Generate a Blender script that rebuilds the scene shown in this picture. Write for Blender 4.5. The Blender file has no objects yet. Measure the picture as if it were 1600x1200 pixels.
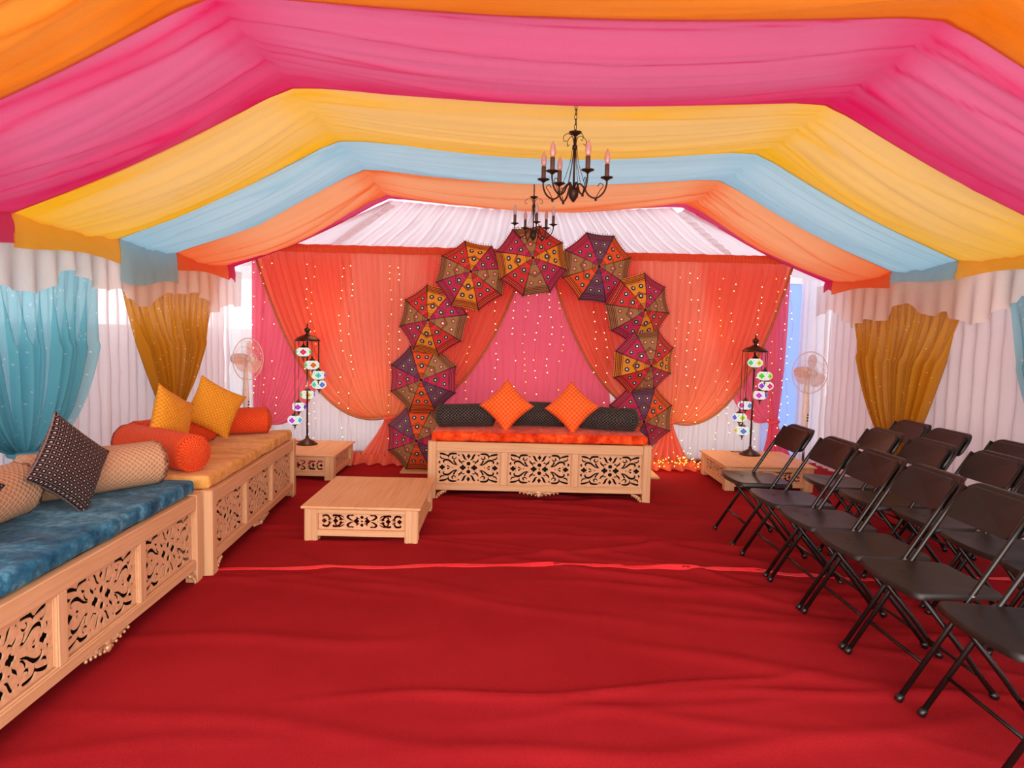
import bpy, bmesh, math, random
import numpy as np
from math import sin, cos, pi, radians, sqrt, exp
from mathutils import Vector, Matrix, noise
random.seed(7)
SC = bpy.context.scene
COL = SC.collection

# ------------------------------------------------------------------ camera
FPX = 1063.0
cd = bpy.data.cameras.new('camera'); cam = bpy.data.objects.new('camera', cd); COL.objects.link(cam)
cd.sensor_width = 36.0; cd.lens = FPX / 1600 * 36.0; cd.clip_start = 0.05
_p, _y, _r = radians(-4.3), radians(0.54), radians(1.4)
_f = Vector((sin(_y)*cos(_p), cos(_y)*cos(_p), sin(_p))); _rt = Vector((cos(_y), -sin(_y), 0)); _u = _rt.cross(_f)
_r2 = _rt*cos(_r) + _u*sin(_r); _u2 = -_rt*sin(_r) + _u*cos(_r)
cam.matrix_world = Matrix(((_r2.x, _u2.x, -_f.x, 0), (_r2.y, _u2.y, -_f.y, 0), (_r2.z, _u2.z, -_f.z, 1.45), (0, 0, 0, 1)))
SC.camera = cam
# ------------------------------------------------------------------ world, light, exposure
W = bpy.data.worlds.new('overcast_sky'); SC.world = W; W.use_nodes = True
bg = W.node_tree.nodes['Background']; bg.inputs[0].default_value = (0.93, 0.95, 1.0, 1); bg.inputs[1].default_value = 2.3
SC.view_settings.view_transform = 'Standard'; SC.view_settings.look = 'None'
SC.view_settings.exposure = 0.0; SC.view_settings.gamma = 1.0; SC.view_settings.use_curve_mapping = False
SC.cycles.max_bounces = 10; SC.cycles.diffuse_bounces = 6; SC.cycles.transparent_max_bounces = 12
SC.cycles.sample_clamp_indirect = 4.0


def area(name, loc, rot, sx, sy, power, col):
    l = bpy.data.lights.new(name, 'AREA'); l.shape = 'RECTANGLE'; l.size = sx; l.size_y = sy; l.energy = power; l.color = col
    o = bpy.data.objects.new(name, l); o.location = loc; o.rotation_euler = rot; COL.objects.link(o); return o


area('entrance_fill', (0.25, -1.6, 1.5), (radians(96), 0, 0), 5.5, 2.2, 290, (1.0, 0.86, 0.72))  # added warm fill light, standing in for daylight through the open entrance

# ------------------------------------------------------------------ helpers
def lin(h):
    h = h.lstrip('#'); v = [int(h[i:i+2], 16)/255 for i in (0, 2, 4)]
    return tuple((c/12.92 if c <= .04045 else ((c+.055)/1.055)**2.4) for c in v) + (1.0,)


class NT:
    def __init__(s, name):
        s.m = bpy.data.materials.new(name); s.m.use_nodes = True; s.t = s.m.node_tree
        s.t.nodes.clear(); s.out = s.t.nodes.new('ShaderNodeOutputMaterial')

    def set(s, sock, v):
        if hasattr(v, 'links') or hasattr(v, 'is_output'): s.t.links.new(v, sock)
        elif v is not None: sock.default_value = v

    def n(s, typ, outp=0, **kw):
        nd = s.t.nodes.new('ShaderNode'+typ)
        for k, v in kw.items():
            if k.startswith('p_'): setattr(nd, k[2:], v)
        for k, v in kw.items():
            if not k.startswith('p_'):
                key = int(k[1:]) if k[0] == 'i' and k[1:].isdigit() else k.replace('_', ' ')
                s.set(nd.inputs[key], v)
        return nd.outputs[outp]

    def ma(s, op, a, b=None, c=None):
        nd = s.t.nodes.new('ShaderNodeMath'); nd.operation = op
        s.set(nd.inputs[0], a); s.set(nd.inputs[1], b)
        if c is not None: s.set(nd.inputs[2], c)
        return nd.outputs[0]

    def mix(s, f, a, b):
        nd = s.t.nodes.new('ShaderNodeMix'); nd.data_type = 'RGBA'
        s.set(nd.inputs[0], f); s.set(nd.inputs[6], a); s.set(nd.inputs[7], b); return nd.outputs[2]

    def uv(s):
        tc = s.n('TexCoord', 2); sp = s.t.nodes.new('ShaderNodeSeparateXYZ'); s.t.links.new(tc, sp.inputs[0])
        return tc, sp.outputs[0], sp.outputs[1]

    def obj(s, scale=(1, 1, 1)):
        tc = s.n('TexCoord', 3)
        return s.n('Mapping', Vector=tc, Scale=scale)

    def noise(s, vec, scale, detail=3, rough=.5):
        return s.n('TexNoise', Vector=vec, Scale=scale, Detail=detail, Roughness=rough)

    def ramp(s, f, lo, hi):
        return s.n('MapRange', Value=f, **{'From_Min': lo, 'From_Max': hi})

    def bump(s, h, strength, dist=.01):
        return s.n('Bump', Height=h, Strength=strength, Distance=dist)

    def pbsdf(s, col, rough=.6, **kw):
        return s.n('BsdfPrincipled', **{'Base_Color': col, 'Roughness': rough}, **kw)

    def finish(s, sh):
        s.t.links.new(sh, s.out.inputs[0]); return s.m


def plain(name, col, rough=.5, metal=0.0, bump=0, spec=.5, coat=0):
    k = NT(name); kw = {'Metallic': metal, 'Specular_IOR_Level': spec}
    if coat: kw['Coat_Weight'] = coat
    v = k.obj(); nz = k.noise(v, 40, 3)
    c = k.mix(k.ramp(nz, .3, .7), col, tuple(x*.8 for x in col[:3])+(1,))
    if bump: kw['Normal'] = k.bump(nz, bump, .002)
    return k.finish(k.pbsdf(c, rough, **kw))


def cloth(name, col, trans=.5, sheer=0.0, rough=.75, col2=None, dots=None, weave=.15, spec=.2, crumple=0, sheen=.08, obl=1.5):
    """fabric: diffuse + diffuse transmission (+ open weave). col2 = colour where the 'gather' attribute puts in fold shade or warm glow"""
    k = NT(name); tc, u, v = k.uv()
    c = col
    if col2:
        a = k.n('Attribute', 2, p_attribute_name='painted_tone')
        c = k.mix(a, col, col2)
    nz = k.noise(tc, 1.5, 3)
    c = k.mix(k.ma('MULTIPLY', k.ramp(nz, .35, .7), .25), c, tuple(min(1, x*1.15) for x in col[:3])+(1,))
    w = k.ma('ADD', k.ma('SINE', k.ma('MULTIPLY', u, 900)), k.ma('SINE', k.ma('MULTIPLY', v, 900)))
    nrm = k.bump(w, weave, .0006)
    if crumple:
        nrm = k.n('Bump', Height=k.noise(tc, 9, 4, .55), Strength=crumple, Distance=.03, Normal=nrm)
    if dots:
        vo = k.t.nodes.new('ShaderNodeTexVoronoi'); vo.inputs['Scale'].default_value = dots[0]; k.t.links.new(tc, vo.inputs['Vector'])
        m = k.ma('LESS_THAN', vo.outputs['Distance'], dots[1])
        c = k.mix(m, c, dots[2])
    p = k.pbsdf(c, rough, **{'Specular_IOR_Level': spec, 'Normal': nrm, 'Sheen_Weight': sheen, 'Sheen_Roughness': .5})
    # pleat shade put into the colour, deeper and darker at a slanting view
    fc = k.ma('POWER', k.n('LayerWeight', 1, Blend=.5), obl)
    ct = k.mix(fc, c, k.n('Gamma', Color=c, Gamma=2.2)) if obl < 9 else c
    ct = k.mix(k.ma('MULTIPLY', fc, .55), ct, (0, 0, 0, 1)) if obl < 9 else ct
    t = k.n('BsdfTranslucent', Color=ct, Normal=nrm)
    sh = k.n('MixShader', i0=trans, i1=p, i2=t)
    if sheer:
        sh = k.n('MixShader', i0=sheer, i1=sh, i2=k.n('BsdfTransparent'))
    return k.finish(sh)


def wood(name, c1, c2, axis):
    k = NT(name); sc = [22, 22, 22]; sc[axis] = 1.6
    v = k.obj(tuple(sc)); n1 = k.noise(v, 1.0, 4, .6)
    sc2 = [90, 90, 90]; sc2[axis] = 3
    n2 = k.noise(k.obj(tuple(sc2)), 1.0, 2)
    c = k.mix(k.ramp(n1, .3, .7), c1, c2)
    c = k.mix(k.ma('MULTIPLY', k.ramp(n2, .5, .7), .35), c, lin('#b98a62'))
    kn = k.n('TexVoronoi', Vector=k.obj(), Scale=2.3)
    c = k.mix(k.ma('LESS_THAN', kn, .03), c, lin('#8a5c3a'))
    return k.finish(k.pbsdf(c, .55, Normal=k.bump(n2, .15, .001), **{'Specular_IOR_Level': .35}))


def velvet(name, c1, c2, c3):
    k = NT(name); v = k.obj((1, 1, 1))
    n1 = k.noise(k.obj((9, 4, 9)), .8, 5, .65); n2 = k.noise(v, 26, 4, .6)
    f = k.ma('ADD', k.ma('MULTIPLY', n1, .65), k.ma('MULTIPLY', n2, .35))
    c = k.mix(k.ramp(f, .38, .52), c1, c2); c = k.mix(k.ramp(f, .52, .66), c, c3)
    nb = k.bump(k.noise(v, 12, 4), .6, .03)
    return k.finish(k.pbsdf(c, .8, Normal=nb, **{'Sheen_Weight': .12, 'Sheen_Roughness': .3, 'Specular_IOR_Level': .2}))


def lattice(name, base, line, n, wid=.12, diag=False, dot=None, rough=.7, linemetal=False):
    """quilted / embroidered grid on the UV map (n cells per uv unit)"""
    k = NT(name); tc, u, v = k.uv()
    wob = k.ma('MULTIPLY', k.noise(tc, 6, 2), .12)
    if diag:
        a, b = k.ma('ADD', u, v), k.ma('SUBTRACT', u, v)
    else:
        a, b = u, v
    a = k.ma('FRACT', k.ma('ADD', k.ma('MULTIPLY', a, n), wob)); b = k.ma('FRACT', k.ma('ADD', k.ma('MULTIPLY', b, n), wob))
    m = k.ma('MAXIMUM', k.ma('LESS_THAN', a, wid), k.ma('LESS_THAN', b, wid))
    brk = k.ramp(k.noise(tc, 160, 2), .38, .5)
    c = k.mix(k.ma('MULTIPLY', m, brk), base, line)
    nz = k.noise(tc, 5, 4)
    if dot:
        h = .5 + wid/2
        da = k.ma('ABSOLUTE', k.ma('SUBTRACT', a, h)); db = k.ma('ABSOLUTE', k.ma('SUBTRACT', b, h))
        md = k.ma('LESS_THAN', k.ma('MAXIMUM', da, db), .14)
        c = k.mix(md, c, dot)
    ea = k.ma('SINE', k.ma('MULTIPLY', a, pi)); eb = k.ma('SINE', k.ma('MULTIPLY', b, pi))
    puff = k.ma('ADD', k.ma('MULTIPLY', ea, eb), k.ma('MULTIPLY', nz, 1.2))
    return k.finish(k.pbsdf(c, rough, Normal=k.bump(puff, .5, .008), **{'Sheen_Weight': .05, 'Specular_IOR_Level': .3}))


class MB:
    def __init__(s): s.v = []; s.f = []; s.uv = {}; s.mi = []; s.cm = 0

    def add(s, vs, fs):
        b = len(s.v); s.v += [tuple(x) for x in vs]
        for f in fs: s.f.append(tuple(b+i for i in f)); s.mi.append(s.cm)
        return b

    def box(s, c, d, R=None):
        vs = [Vector((c[0]+x*d[0]/2, c[1]+y*d[1]/2, c[2]+z*d[2]/2)) for x in (-1, 1) for y in (-1, 1) for z in (-1, 1)]
        if R: C = Vector(c); vs = [C + R @ (v-C) for v in vs]
        s.add(vs, [(0, 1, 3, 2), (4, 6, 7, 5), (0, 4, 5, 1), (2, 3, 7, 6), (0, 2, 6, 4), (1, 5, 7, 3)]); return s

    def bb(s, c, d, b=.004):
        """bevelled box"""
        vs = []; hx, hy, hz = d[0]/2, d[1]/2, d[2]/2; idx = {}
        for ax in range(3):
            for sg in (-1, 1):
                for (p, q) in ((-1, -1), (1, -1), (1, 1), (-1, 1)):
                    h = [hx, hy, hz]; o = [0, 0, 0]; o[ax] = sg*h[ax]; a1, a2 = (ax+1) % 3, (ax+2) % 3
                    o[a1] = p*(h[a1]-b); o[a2] = q*(h[a2]-b)
                    idx[(ax, sg, p, q)] = len(vs); vs.append((c[0]+o[0], c[1]+o[1], c[2]+o[2]))
        fs = []
        for ax in range(3):
            for sg in (-1, 1):
                q = [idx[(ax, sg, p, r)] for (p, r) in ((-1, -1), (1, -1), (1, 1), (-1, 1))]
                fs.append(tuple(q if sg > 0 else q[::-1]))
        def vid(ax, s3):
            a1, a2 = (ax+1) % 3, (ax+2) % 3
            return idx[(ax, s3[ax], s3[a1], s3[a2])]
        for ax in range(3):
            a1, a2 = (ax+1) % 3, (ax+2) % 3
            for s1 in (-1, 1):
                for s2 in (-1, 1):
                    A = [0, 0, 0]; A[a1] = s1; A[a2] = s2; lo = A[:]; lo[ax] = -1; hi = A[:]; hi[ax] = 1
                    q = (vid(a1, lo), vid(a1, hi), vid(a2, hi), vid(a2, lo))
                    fs.append(q if s1*s2 < 0 else q[::-1])
        for a in (-1, 1):
            for b_ in (-1, 1):
                for c_ in (-1, 1):
                    t = (a, b_, c_); q = tuple(vid(ax, t) for ax in range(3)); fs.append(q if a*b_*c_ > 0 else q[::-1])
        s.add(vs, fs); return s

    def tube(s, pts, r, n=8, caps=True):
        pts = [Vector(p) for p in pts]; m = len(pts); rs = r if isinstance(r, (list, tuple)) else [r]*m
        t = (pts[1]-pts[0]).normalized(); up = Vector((0, 0, 1)) if abs(t.z) < .9 else Vector((1, 0, 0)); nx = t.cross(up).normalized()
        vs = []
        for i in range(m):
            d = (pts[min(i+1, m-1)]-pts[max(i-1, 0)])
            if d.length < 1e-9: d = t
            d.normalize(); nx = (nx - d*nx.dot(d)).normalized(); ny = d.cross(nx)
            for j in range(n):
                a = 2*pi*j/n; vs.append(pts[i]+nx*cos(a)*rs[i]+ny*sin(a)*rs[i])
        fs = [(i*n+j, i*n+(j+1) % n, (i+1)*n+(j+1) % n, (i+1)*n+j) for i in range(m-1) for j in range(n)]
        if caps: fs += [tuple(range(n))[::-1], tuple((m-1)*n+j for j in range(n))]
        s.add(vs, fs); return s

    def lathe(s, prof, n=16, o=(0, 0, 0), R=None):
        vs = []; O = Vector(o)
        for r, z in prof:
            for j in range(n):
                a = 2*pi*j/n; p = Vector((max(r, 1e-4)*cos(a), max(r, 1e-4)*sin(a), z)); vs.append(O+(R @ p if R else p))
        m = len(prof)
        fs = [(i*n+j, i*n+(j+1) % n, (i+1)*n+(j+1) % n, (i+1)*n+j) for i in range(m-1) for j in range(n)]
        fs += [tuple(range(n))[::-1], tuple((m-1)*n+j for j in range(n))]
        s.add(vs, fs); return s

    def ball(s, c, r, n=8, m=5):
        rx, ry, rz = (r, r, r) if not isinstance(r, tuple) else r
        vs = []; 
        for i in range(m+1):
            th = pi*i/m
            for j in range(n):
                a = 2*pi*j/n; vs.append((c[0]+rx*max(sin(th), 1e-3)*cos(a), c[1]+ry*max(sin(th), 1e-3)*sin(a), c[2]-rz*cos(th)))
        s.add(vs, [(i*n+j, i*n+(j+1) % n, (i+1)*n+(j+1) % n, (i+1)*n+j) for i in range(m) for j in range(n)]); return s

    def mesh(s, name, mats, smooth=False):
        me = bpy.data.meshes.new(name); me.from_pydata([tuple(v) for v in s.v], [], s.f)
        for m in (mats if isinstance(mats, (list, tuple)) else [mats]): me.materials.append(m)
        if any(s.mi): me.polygons.foreach_set('material_index', s.mi)
        if smooth: me.polygons.foreach_set('use_smooth', [True]*len(me.polygons))
        me.update(); return me

    def build(s, name, mats, parent=None, smooth=False, auto=False):
        me = s.mesh(name, mats, smooth or auto)
        if auto:
            me.set_sharp_from_angle(angle=radians(40))
        return link(name, me, parent)


def link(name, me, parent=None):
    o = bpy.data.objects.new(name, me); COL.objects.link(o)
    if parent: o.parent = parent
    return o


def tag(o, label=None, cat=None, group=None, kind=None):
    if label: o['label'] = label
    if cat: o['category'] = cat
    if group: o['group'] = group
    if kind: o['kind'] = kind
    return o


def empty(name, loc=(0, 0, 0), rz=0, rot=None):
    o = bpy.data.objects.new(name, None); COL.objects.link(o); o.location = loc; o.empty_display_size = .1
    o.rotation_euler = rot if rot else (0, 0, rz); return o


def copy_tree(o, parent=None):
    c = o.copy(); COL.objects.link(c)
    if parent: c.parent = parent
    for ch in list(o.children): copy_tree(ch, c)
    return c


def grid(name, nu, nv, f, mat, parent=None, uvs=(1, 1), painted_tone=None, smooth=True, both=False):
    """f(s,t) -> point, s,t in 0..1"""
    vs = [f(i/nu, j/nv) for j in range(nv+1) for i in range(nu+1)]
    fs = [(j*(nu+1)+i, j*(nu+1)+i+1, (j+1)*(nu+1)+i+1, (j+1)*(nu+1)+i) for j in range(nv) for i in range(nu)]
    me = bpy.data.meshes.new(name); me.from_pydata([tuple(v) for v in vs], [], fs); me.materials.append(mat)
    uvl = me.uv_layers.new(name='UVMap'); li = np.empty(len(me.loops), dtype=np.int32); me.loops.foreach_get('vertex_index', li)
    uu = np.stack([(li % (nu+1))/nu*uvs[0], (li//(nu+1))/nv*uvs[1]], 1).astype(np.float32)
    uvl.data.foreach_set('uv', uu.ravel())
    if painted_tone:
        at = me.attributes.new('painted_tone', 'FLOAT', 'POINT')
        at.data.foreach_set('value', [painted_tone(i/nu, j/nv) for j in range(nv+1) for i in range(nu+1)])
    me.polygons.foreach_set('use_smooth', [smooth]*len(me.polygons)); me.update()
    return link(name, me, parent)


def nz(x, y, z=0.0): return noise.noise(Vector((x, y, z)))


def sm(a, b, x):
    t = max(0, min(1, (x-a)/(b-a))); return t*t*(3-2*t)


def cat_rom(pts, n):
    P = [Vector(p) for p in pts]; P = [2*P[0]-P[1]]+P+[2*P[-1]-P[-2]]; out = []
    for i in range(1, len(P)-2):
        for k in range(n):
            t = k/n; a, b, c, d = P[i-1], P[i], P[i+1], P[i+2]
            out.append(.5*((2*b)+(-a+c)*t+(2*a-5*b+4*c-d)*t*t+(-a+3*b-3*c+d)*t**3))
    out.append(P[-2]); return out


# ------------------------------------------------------------------ materials
M = {}
M['wood_x'] = wood('oak_x', lin('#e1b68c'), lin('#d3a274'), 0)
M['wood_y'] = wood('oak_y', lin('#e9ba8a'), lin('#dba674'), 1)
M['wood_z'] = wood('oak_z', lin('#e1b68c'), lin('#d3a274'), 2)
M['fret'] = plain('fretwork_board', lin('#e4b288'), .6)
M['gilt'] = plain('pale_gilt_resin', lin('#e2b88c'), .35, .35, .2)
M['dark_board'] = plain('dark_board', lin('#150c08'), .9)
M['plastic'] = plain('black_plastic', lin('#1c1513'), .42, 0, .25, .45)
M['blackmetal'] = plain('black_metal', lin('#0e0c0b'), .35, .0, 0, .55)
M['steel'] = plain('steel', lin('#9a9490'), .3, 1)
M['bronze'] = plain('dark_bronze', lin('#4a3026'), .35, .7, .3)
M['iron'] = plain('brown_iron', lin('#3a231a'), .42, .5, .3)
M['sleeve'] = plain('candle_sleeve', lin('#5a3d2c'), .6)
M['bulbglass'] = plain('frosted_bulb', lin('#d4a39a'), .25, 0, 0, .6)
M['fanwhite'] = plain('fan_plastic', lin('#ecd9d3'), .4)
M['blade'] = None
M['gold_trim'] = plain('gold_braid', lin('#b06a35'), .5, .3, .6)
M['tape'] = plain('red_tape', lin('#ff2c3c'), .5)
M['orange_cush'] = lattice('orange_quilt', lin('#f0570f'), lin('#ffa050'), 12, .13, rough=.65)
M['orange_bol'] = lattice('orange_net', lin('#d93a0c'), lin('#ff7c30'), 18, .12, True)
M['gold_cush'] = lattice('mustard_quilt', lin('#d98c10'), lin('#f2b848'), 13, .12, True)
M['black_cush'] = lattice('black_beaded', lin('#110a0e'), lin('#8a6a66'), 15, .09, False, lin('#b8958a'))
M['black_bol'] = lattice('black_net', lin('#0c0909'), lin('#b0a29a'), 15, .065, True)
M['beige_bol'] = lattice('beige_net', lin('#b98c6a'), lin('#e6bf98'), 16, .1, True)
M['vel_blue'] = velvet('blue_velvet', lin('#0f4260'), lin('#2a6c8c'), lin('#6aa9c4'))
M['vel_gold'] = velvet('gold_velvet', lin('#c98a3c'), lin('#e0a658'), lin('#efc07c'))
M['vel_orange'] = velvet('orange_velvet', lin('#c22406'), lin('#ef4a12'), lin('#ff7a3c'))

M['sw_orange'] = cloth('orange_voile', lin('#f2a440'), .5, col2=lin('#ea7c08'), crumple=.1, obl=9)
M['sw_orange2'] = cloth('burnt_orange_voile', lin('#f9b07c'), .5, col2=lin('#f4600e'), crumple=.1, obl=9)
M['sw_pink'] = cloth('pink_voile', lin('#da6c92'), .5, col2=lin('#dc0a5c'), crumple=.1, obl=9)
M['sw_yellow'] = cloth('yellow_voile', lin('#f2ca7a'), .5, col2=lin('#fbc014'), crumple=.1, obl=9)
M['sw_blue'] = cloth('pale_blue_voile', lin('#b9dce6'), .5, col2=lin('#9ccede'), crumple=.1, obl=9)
M['white_satin'] = cloth('white_satin', lin('#fbf2f4'), .65, rough=.4, spec=.5, crumple=.35, sheer=.08, obl=1.2)
M['white_lin'] = cloth('white_lining', lin('#fff0f0'), .55, rough=.5, spec=.4, crumple=.5, sheer=.22)
M['white_back'] = cloth('white_back_lining', lin('#fff2e8'), .5, rough=.5, spec=.4, crumple=.3, sheer=.5)
M['ruffle'] = cloth('white_ruffle', lin('#fdf2ee'), .5, rough=.5, spec=.4, crumple=.3, sheer=.08)
M['turq'] = cloth('turquoise_voile', lin('#86e0f0'), .7, rough=.5, dots=(22, .13, lin('#e4fbff')), crumple=.1, sheer=.22)
M['goldc'] = cloth('gold_voile', lin('#dc9e20'), .5, rough=.45, dots=(22, .13, lin('#ffe6a0')), crumple=.1, spec=.4, sheer=.06)
M['coral'] = cloth('coral_voile', lin('#ff9478'), .6, sheer=.02, crumple=.1, col2=lin('#ffac68'), obl=9)
M['cpink'] = cloth('rose_voile', lin('#ff7896'), .6, sheer=.02, crumple=.1, obl=9)
M['header'] = cloth('coral_ruched_header', lin('#e8603c'), .3, crumple=.6)
M['pvc'] = cloth('white_tent_pvc', lin('#f4f6fb'), .6, weave=.05, spec=.4, sheen=0)
M['pvc_dim'] = cloth('white_tent_pvc_wall', lin('#f4f0f4'), .5, weave=.05, spec=.4, sheen=0)

M['pvc_blue'] = cloth('bluish_tent_pvc', lin('#c8daff'), .8, weave=.05, sheen=0)
k = NT('clear_vinyl'); M['vinyl'] = k.finish(k.n('MixShader', i0=.08, i1=k.n('BsdfTransparent'), i2=k.n('BsdfGlossy', Roughness=.1)))
k = NT('smoky_blade'); M['blade'] = k.finish(k.n('MixShader', i0=.35, i1=k.pbsdf(lin('#e6b9ad'), .25), i2=k.n('BsdfTransparent')))
k = NT('fairy_bulb'); M['bulb'] = k.finish(k.n('Emission', Color=lin('#ffdf9a'), Strength=5.0)); M['bulb'].cycles.emission_sampling = 'NONE'
k = NT('fairy_bulb_amber'); M['bulb_amber'] = k.finish(k.n('Emission', Color=lin('#ffb648'), Strength=4.0)); M['bulb_amber'].cycles.emission_sampling = 'NONE'

# carpet
k = NT('red_carpet'); v = k.obj()
n1 = k.noise(v, 220, 3, .7); n2 = k.noise(v, 1.3, 4, .6); n3 = k.noise(k.obj((1, 3, 1)), 5, 4)
c = k.mix(k.ramp(n2, .3, .7), lin('#9a1c22'), lin('#aa242a')); c = k.mix(k.ma('MULTIPLY', k.ramp(n1, .4, .65), .45), c, lin('#7c0f18'))
lint = k.n('TexVoronoi', Vector=v, Scale=4.0); c = k.mix(k.ma('LESS_THAN', lint, .012), c, lin('#d8a0a0'))
M['carpet'] = k.finish(k.pbsdf(c, .95, Normal=k.bump(n1, .5, .006), **{'Sheen_Weight': .0, 'Specular_IOR_Level': .05}))

# mosaic lamp globes (lit)
k = NT('mosaic_globe_lit'); tc, u, v = k.uv()
fu = k.ma('FRACT', k.ma('MULTIPLY', u, 5)); cell = k.ma('FLOOR', k.ma('MULTIPLY', u, 5))
oi = k.n('ObjectInfo', 5)
rnd = k.t.nodes.new('ShaderNodeTexWhiteNoise'); rnd.noise_dimensions = '2D'
cx = k.n('CombineXYZ', X=cell, Y=oi); k.t.links.new(cx, rnd.inputs['Vector'])
hsv = k.n('CombineColor', p_mode='HSV', i0=rnd.outputs[0], i1=.95, i2=.75)
d = k.ma('ADD', k.ma('MULTIPLY', k.ma('ABSOLUTE', k.ma('SUBTRACT', fu, .5)), 2.4), k.ma('MULTIPLY', k.ma('ABSOLUTE', k.ma('SUBTRACT', v, .5)), 3.2))
vo = k.t.nodes.new('ShaderNodeTexVoronoi'); vo.inputs['Scale'].default_value = 14; k.t.links.new(k.n('Mapping', Vector=tc, Scale=(1.6, 1, 1)), vo.inputs['Vector'])
bead = k.mix(k.ma('LESS_THAN', vo.outputs['Distance'], .3), lin('#fff4e4'), vo.outputs['Color'])
midc = k.mix(k.ma('LESS_THAN', d, 1.1), bead, lin('#ffffff')); cc = k.mix(k.ma('LESS_THAN', d, .92), midc, hsv)
cc = k.mix(k.ma('LESS_THAN', d, .3), cc, lin('#f06030'))
M['globe'] = k.finish(k.n('Emission', Color=cc, Strength=.9))


def gore_mat(name, base, dark, accent):
    k = NT(name); tc, u, v = k.uv(); au = k.ma('ABSOLUTE', k.ma('SUBTRACT', u, .5))
    def band(x, c0, w): return k.ma('LESS_THAN', k.ma('ABSOLUTE', k.ma('SUBTRACT', x, c0)), w)
    x = k.ma('MULTIPLY', au, v)
    chev = k.ma('ADD', v, k.ma('MULTIPLY', x, .55)); chev2 = k.ma('SUBTRACT', v, k.ma('MULTIPLY', x, .9))
    m = band(v, .80, .008)
    for c0, w in ((.84, .012), (.885, .012), (.93, .009), (.97, .014)): m = k.ma('MAXIMUM', m, band(v, c0, w))
    zig = k.ma('MULTIPLY', k.ma('PINGPONG', k.ma('MULTIPLY', u, 10), .5), .03)
    for c0, w in ((.52, .011), (.555, .008)): m = k.ma('MAXIMUM', m, band(chev, c0, w))
    for c0, w in ((.20, .010), (.155, .008), (.11, .008)): m = k.ma('MAXIMUM', m, band(v, c0, w))
    m2 = band(k.ma('ADD', v, zig), .865, .008)
    for c0, w in ((.535, .006), (.30, .006)): m2 = k.ma('MAXIMUM', m2, band(chev, c0, w))
    m2 = k.ma('MAXIMUM', m2, band(k.ma('ADD', v, zig), .92, .007))
    edge = k.ma('GREATER_THAN', au, .475)
    n_ = k.noise(tc, 30, 3); bc = k.mix(k.ramp(n_, .35, .65), base, tuple(q*.72 for q in base[:3])+(1,))
    c = k.mix(m2, bc, accent); c = k.mix(m, c, dark); c = k.mix(edge, c, dark)
    return k.finish(k.pbsdf(c, .85, Normal=k.bump(n_, .4, .004)))


DK = lin('#3a0f14')
GORE = {'yellow': gore_mat('gore_yellow', lin('#f09c20'), lin('#5a1a10'), lin('#b03018')),
        'red': gore_mat('gore_red', lin('#e02a34'), lin('#4a0c18'), lin('#e8742c')),
        'magenta': gore_mat('gore_magenta', lin('#cc1f5e'), lin('#4c1030'), lin('#c8603c')),
        'olive': gore_mat('gore_olive', lin('#a8824e'), lin('#5a2a24'), lin('#a8542c')),
        'orange': gore_mat('gore_orange', lin('#f4561c'), lin('#4e1410'), lin('#e89030')),
        'purple': gore_mat('gore_purple', lin('#6c4468'), lin('#3a2036'), lin('#9c4038'))}
M['ring_dark'] = plain('ring_dark', lin('#2c1016'), .8)
M['ring_light'] = plain('ring_light', lin('#b07a60'), .7)
M['ring_red'] = plain('ring_red', lin('#b03a30'), .8)
M['mirror'] = plain('mirror_chip', lin('#f4f0ee'), .25, .2)
M['fringe'] = plain('dark_red_fringe', lin('#5a1420'), .9)

# ------------------------------------------------------------------ setting: floor
WR = []
rr = random.Random(11)
for _ in range(72):
    y0 = rr.uniform(1.7, 6.4); x0 = rr.uniform(-1.5, 3.2)
    WR.append((x0, y0, radians(rr.uniform(-24, 14) - (14 if x0 > .9 else 0)), rr.uniform(.4, 1.3), rr.uniform(.025, .06), rr.uniform(.008, .019)*(.6 if y0 < 2.6 else 1), rr.uniform(0, 6)))


def floor_h(X, Y):
    X = np.asarray(X, float); Y = np.asarray(Y, float); H = np.zeros_like(X)
    for x0, y0, a, L, w, amp, ph in WR:
        u = (X-x0)*cos(a)+(Y-y0)*sin(a); v = -(X-x0)*sin(a)+(Y-y0)*cos(a)
        v = v+.05*np.sin(u*2.3+ph)+.02*np.sin(u*6+ph*2)
        H += amp*np.exp(-(v/w)**2)*np.exp(-(u/L)**4)
    H += .0025*np.sin(X*2.1+Y*5.3)*np.sin(Y*3.1-X)
    return np.minimum(H, .026)


nx, ny = 320, 400
xs = np.linspace(-3.3, 3.8, nx+1); ys = np.linspace(-1.5, 8.1, ny+1)
GX, GY = np.meshgrid(xs, ys); GZ = floor_h(GX, GY)
vs = np.stack([GX.ravel(), GY.ravel(), GZ.ravel()], 1)
me = bpy.data.meshes.new('floor')
i0 = (np.arange(ny)[:, None]*(nx+1)+np.arange(nx)[None]).ravel()
me.from_pydata(vs.tolist(), [], np.stack([i0, i0+1, i0+nx+2, i0+nx+1], 1).tolist()); me.materials.append(M['carpet'])
me.polygons.foreach_set('use_smooth', [True]*len(me.polygons)); me.update()
tag(link('floor', me), 'deep red carpet with soft wrinkles covering the tent floor', kind='structure')
k = NT('pale_bounce_ground'); M['bounce_ground'] = k.finish(k.pbsdf(k.mix(k.noise(k.obj(), 30, 4), lin('#b8b4a6'), lin('#d4d0c4')), .9))  # unseen ground kept pale to bounce more daylight onto the tent walls
tag(MB().box((.25, 3, -.06), (30, 30, .04)).build('ground', M['bounce_ground']), 'ground around the tent', kind='structure')

XL, XR, ZE = -3.0, 3.5, 2.07
LC, RC, ZC = -1.3, 1.85, 2.87
YB = 7.95
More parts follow.
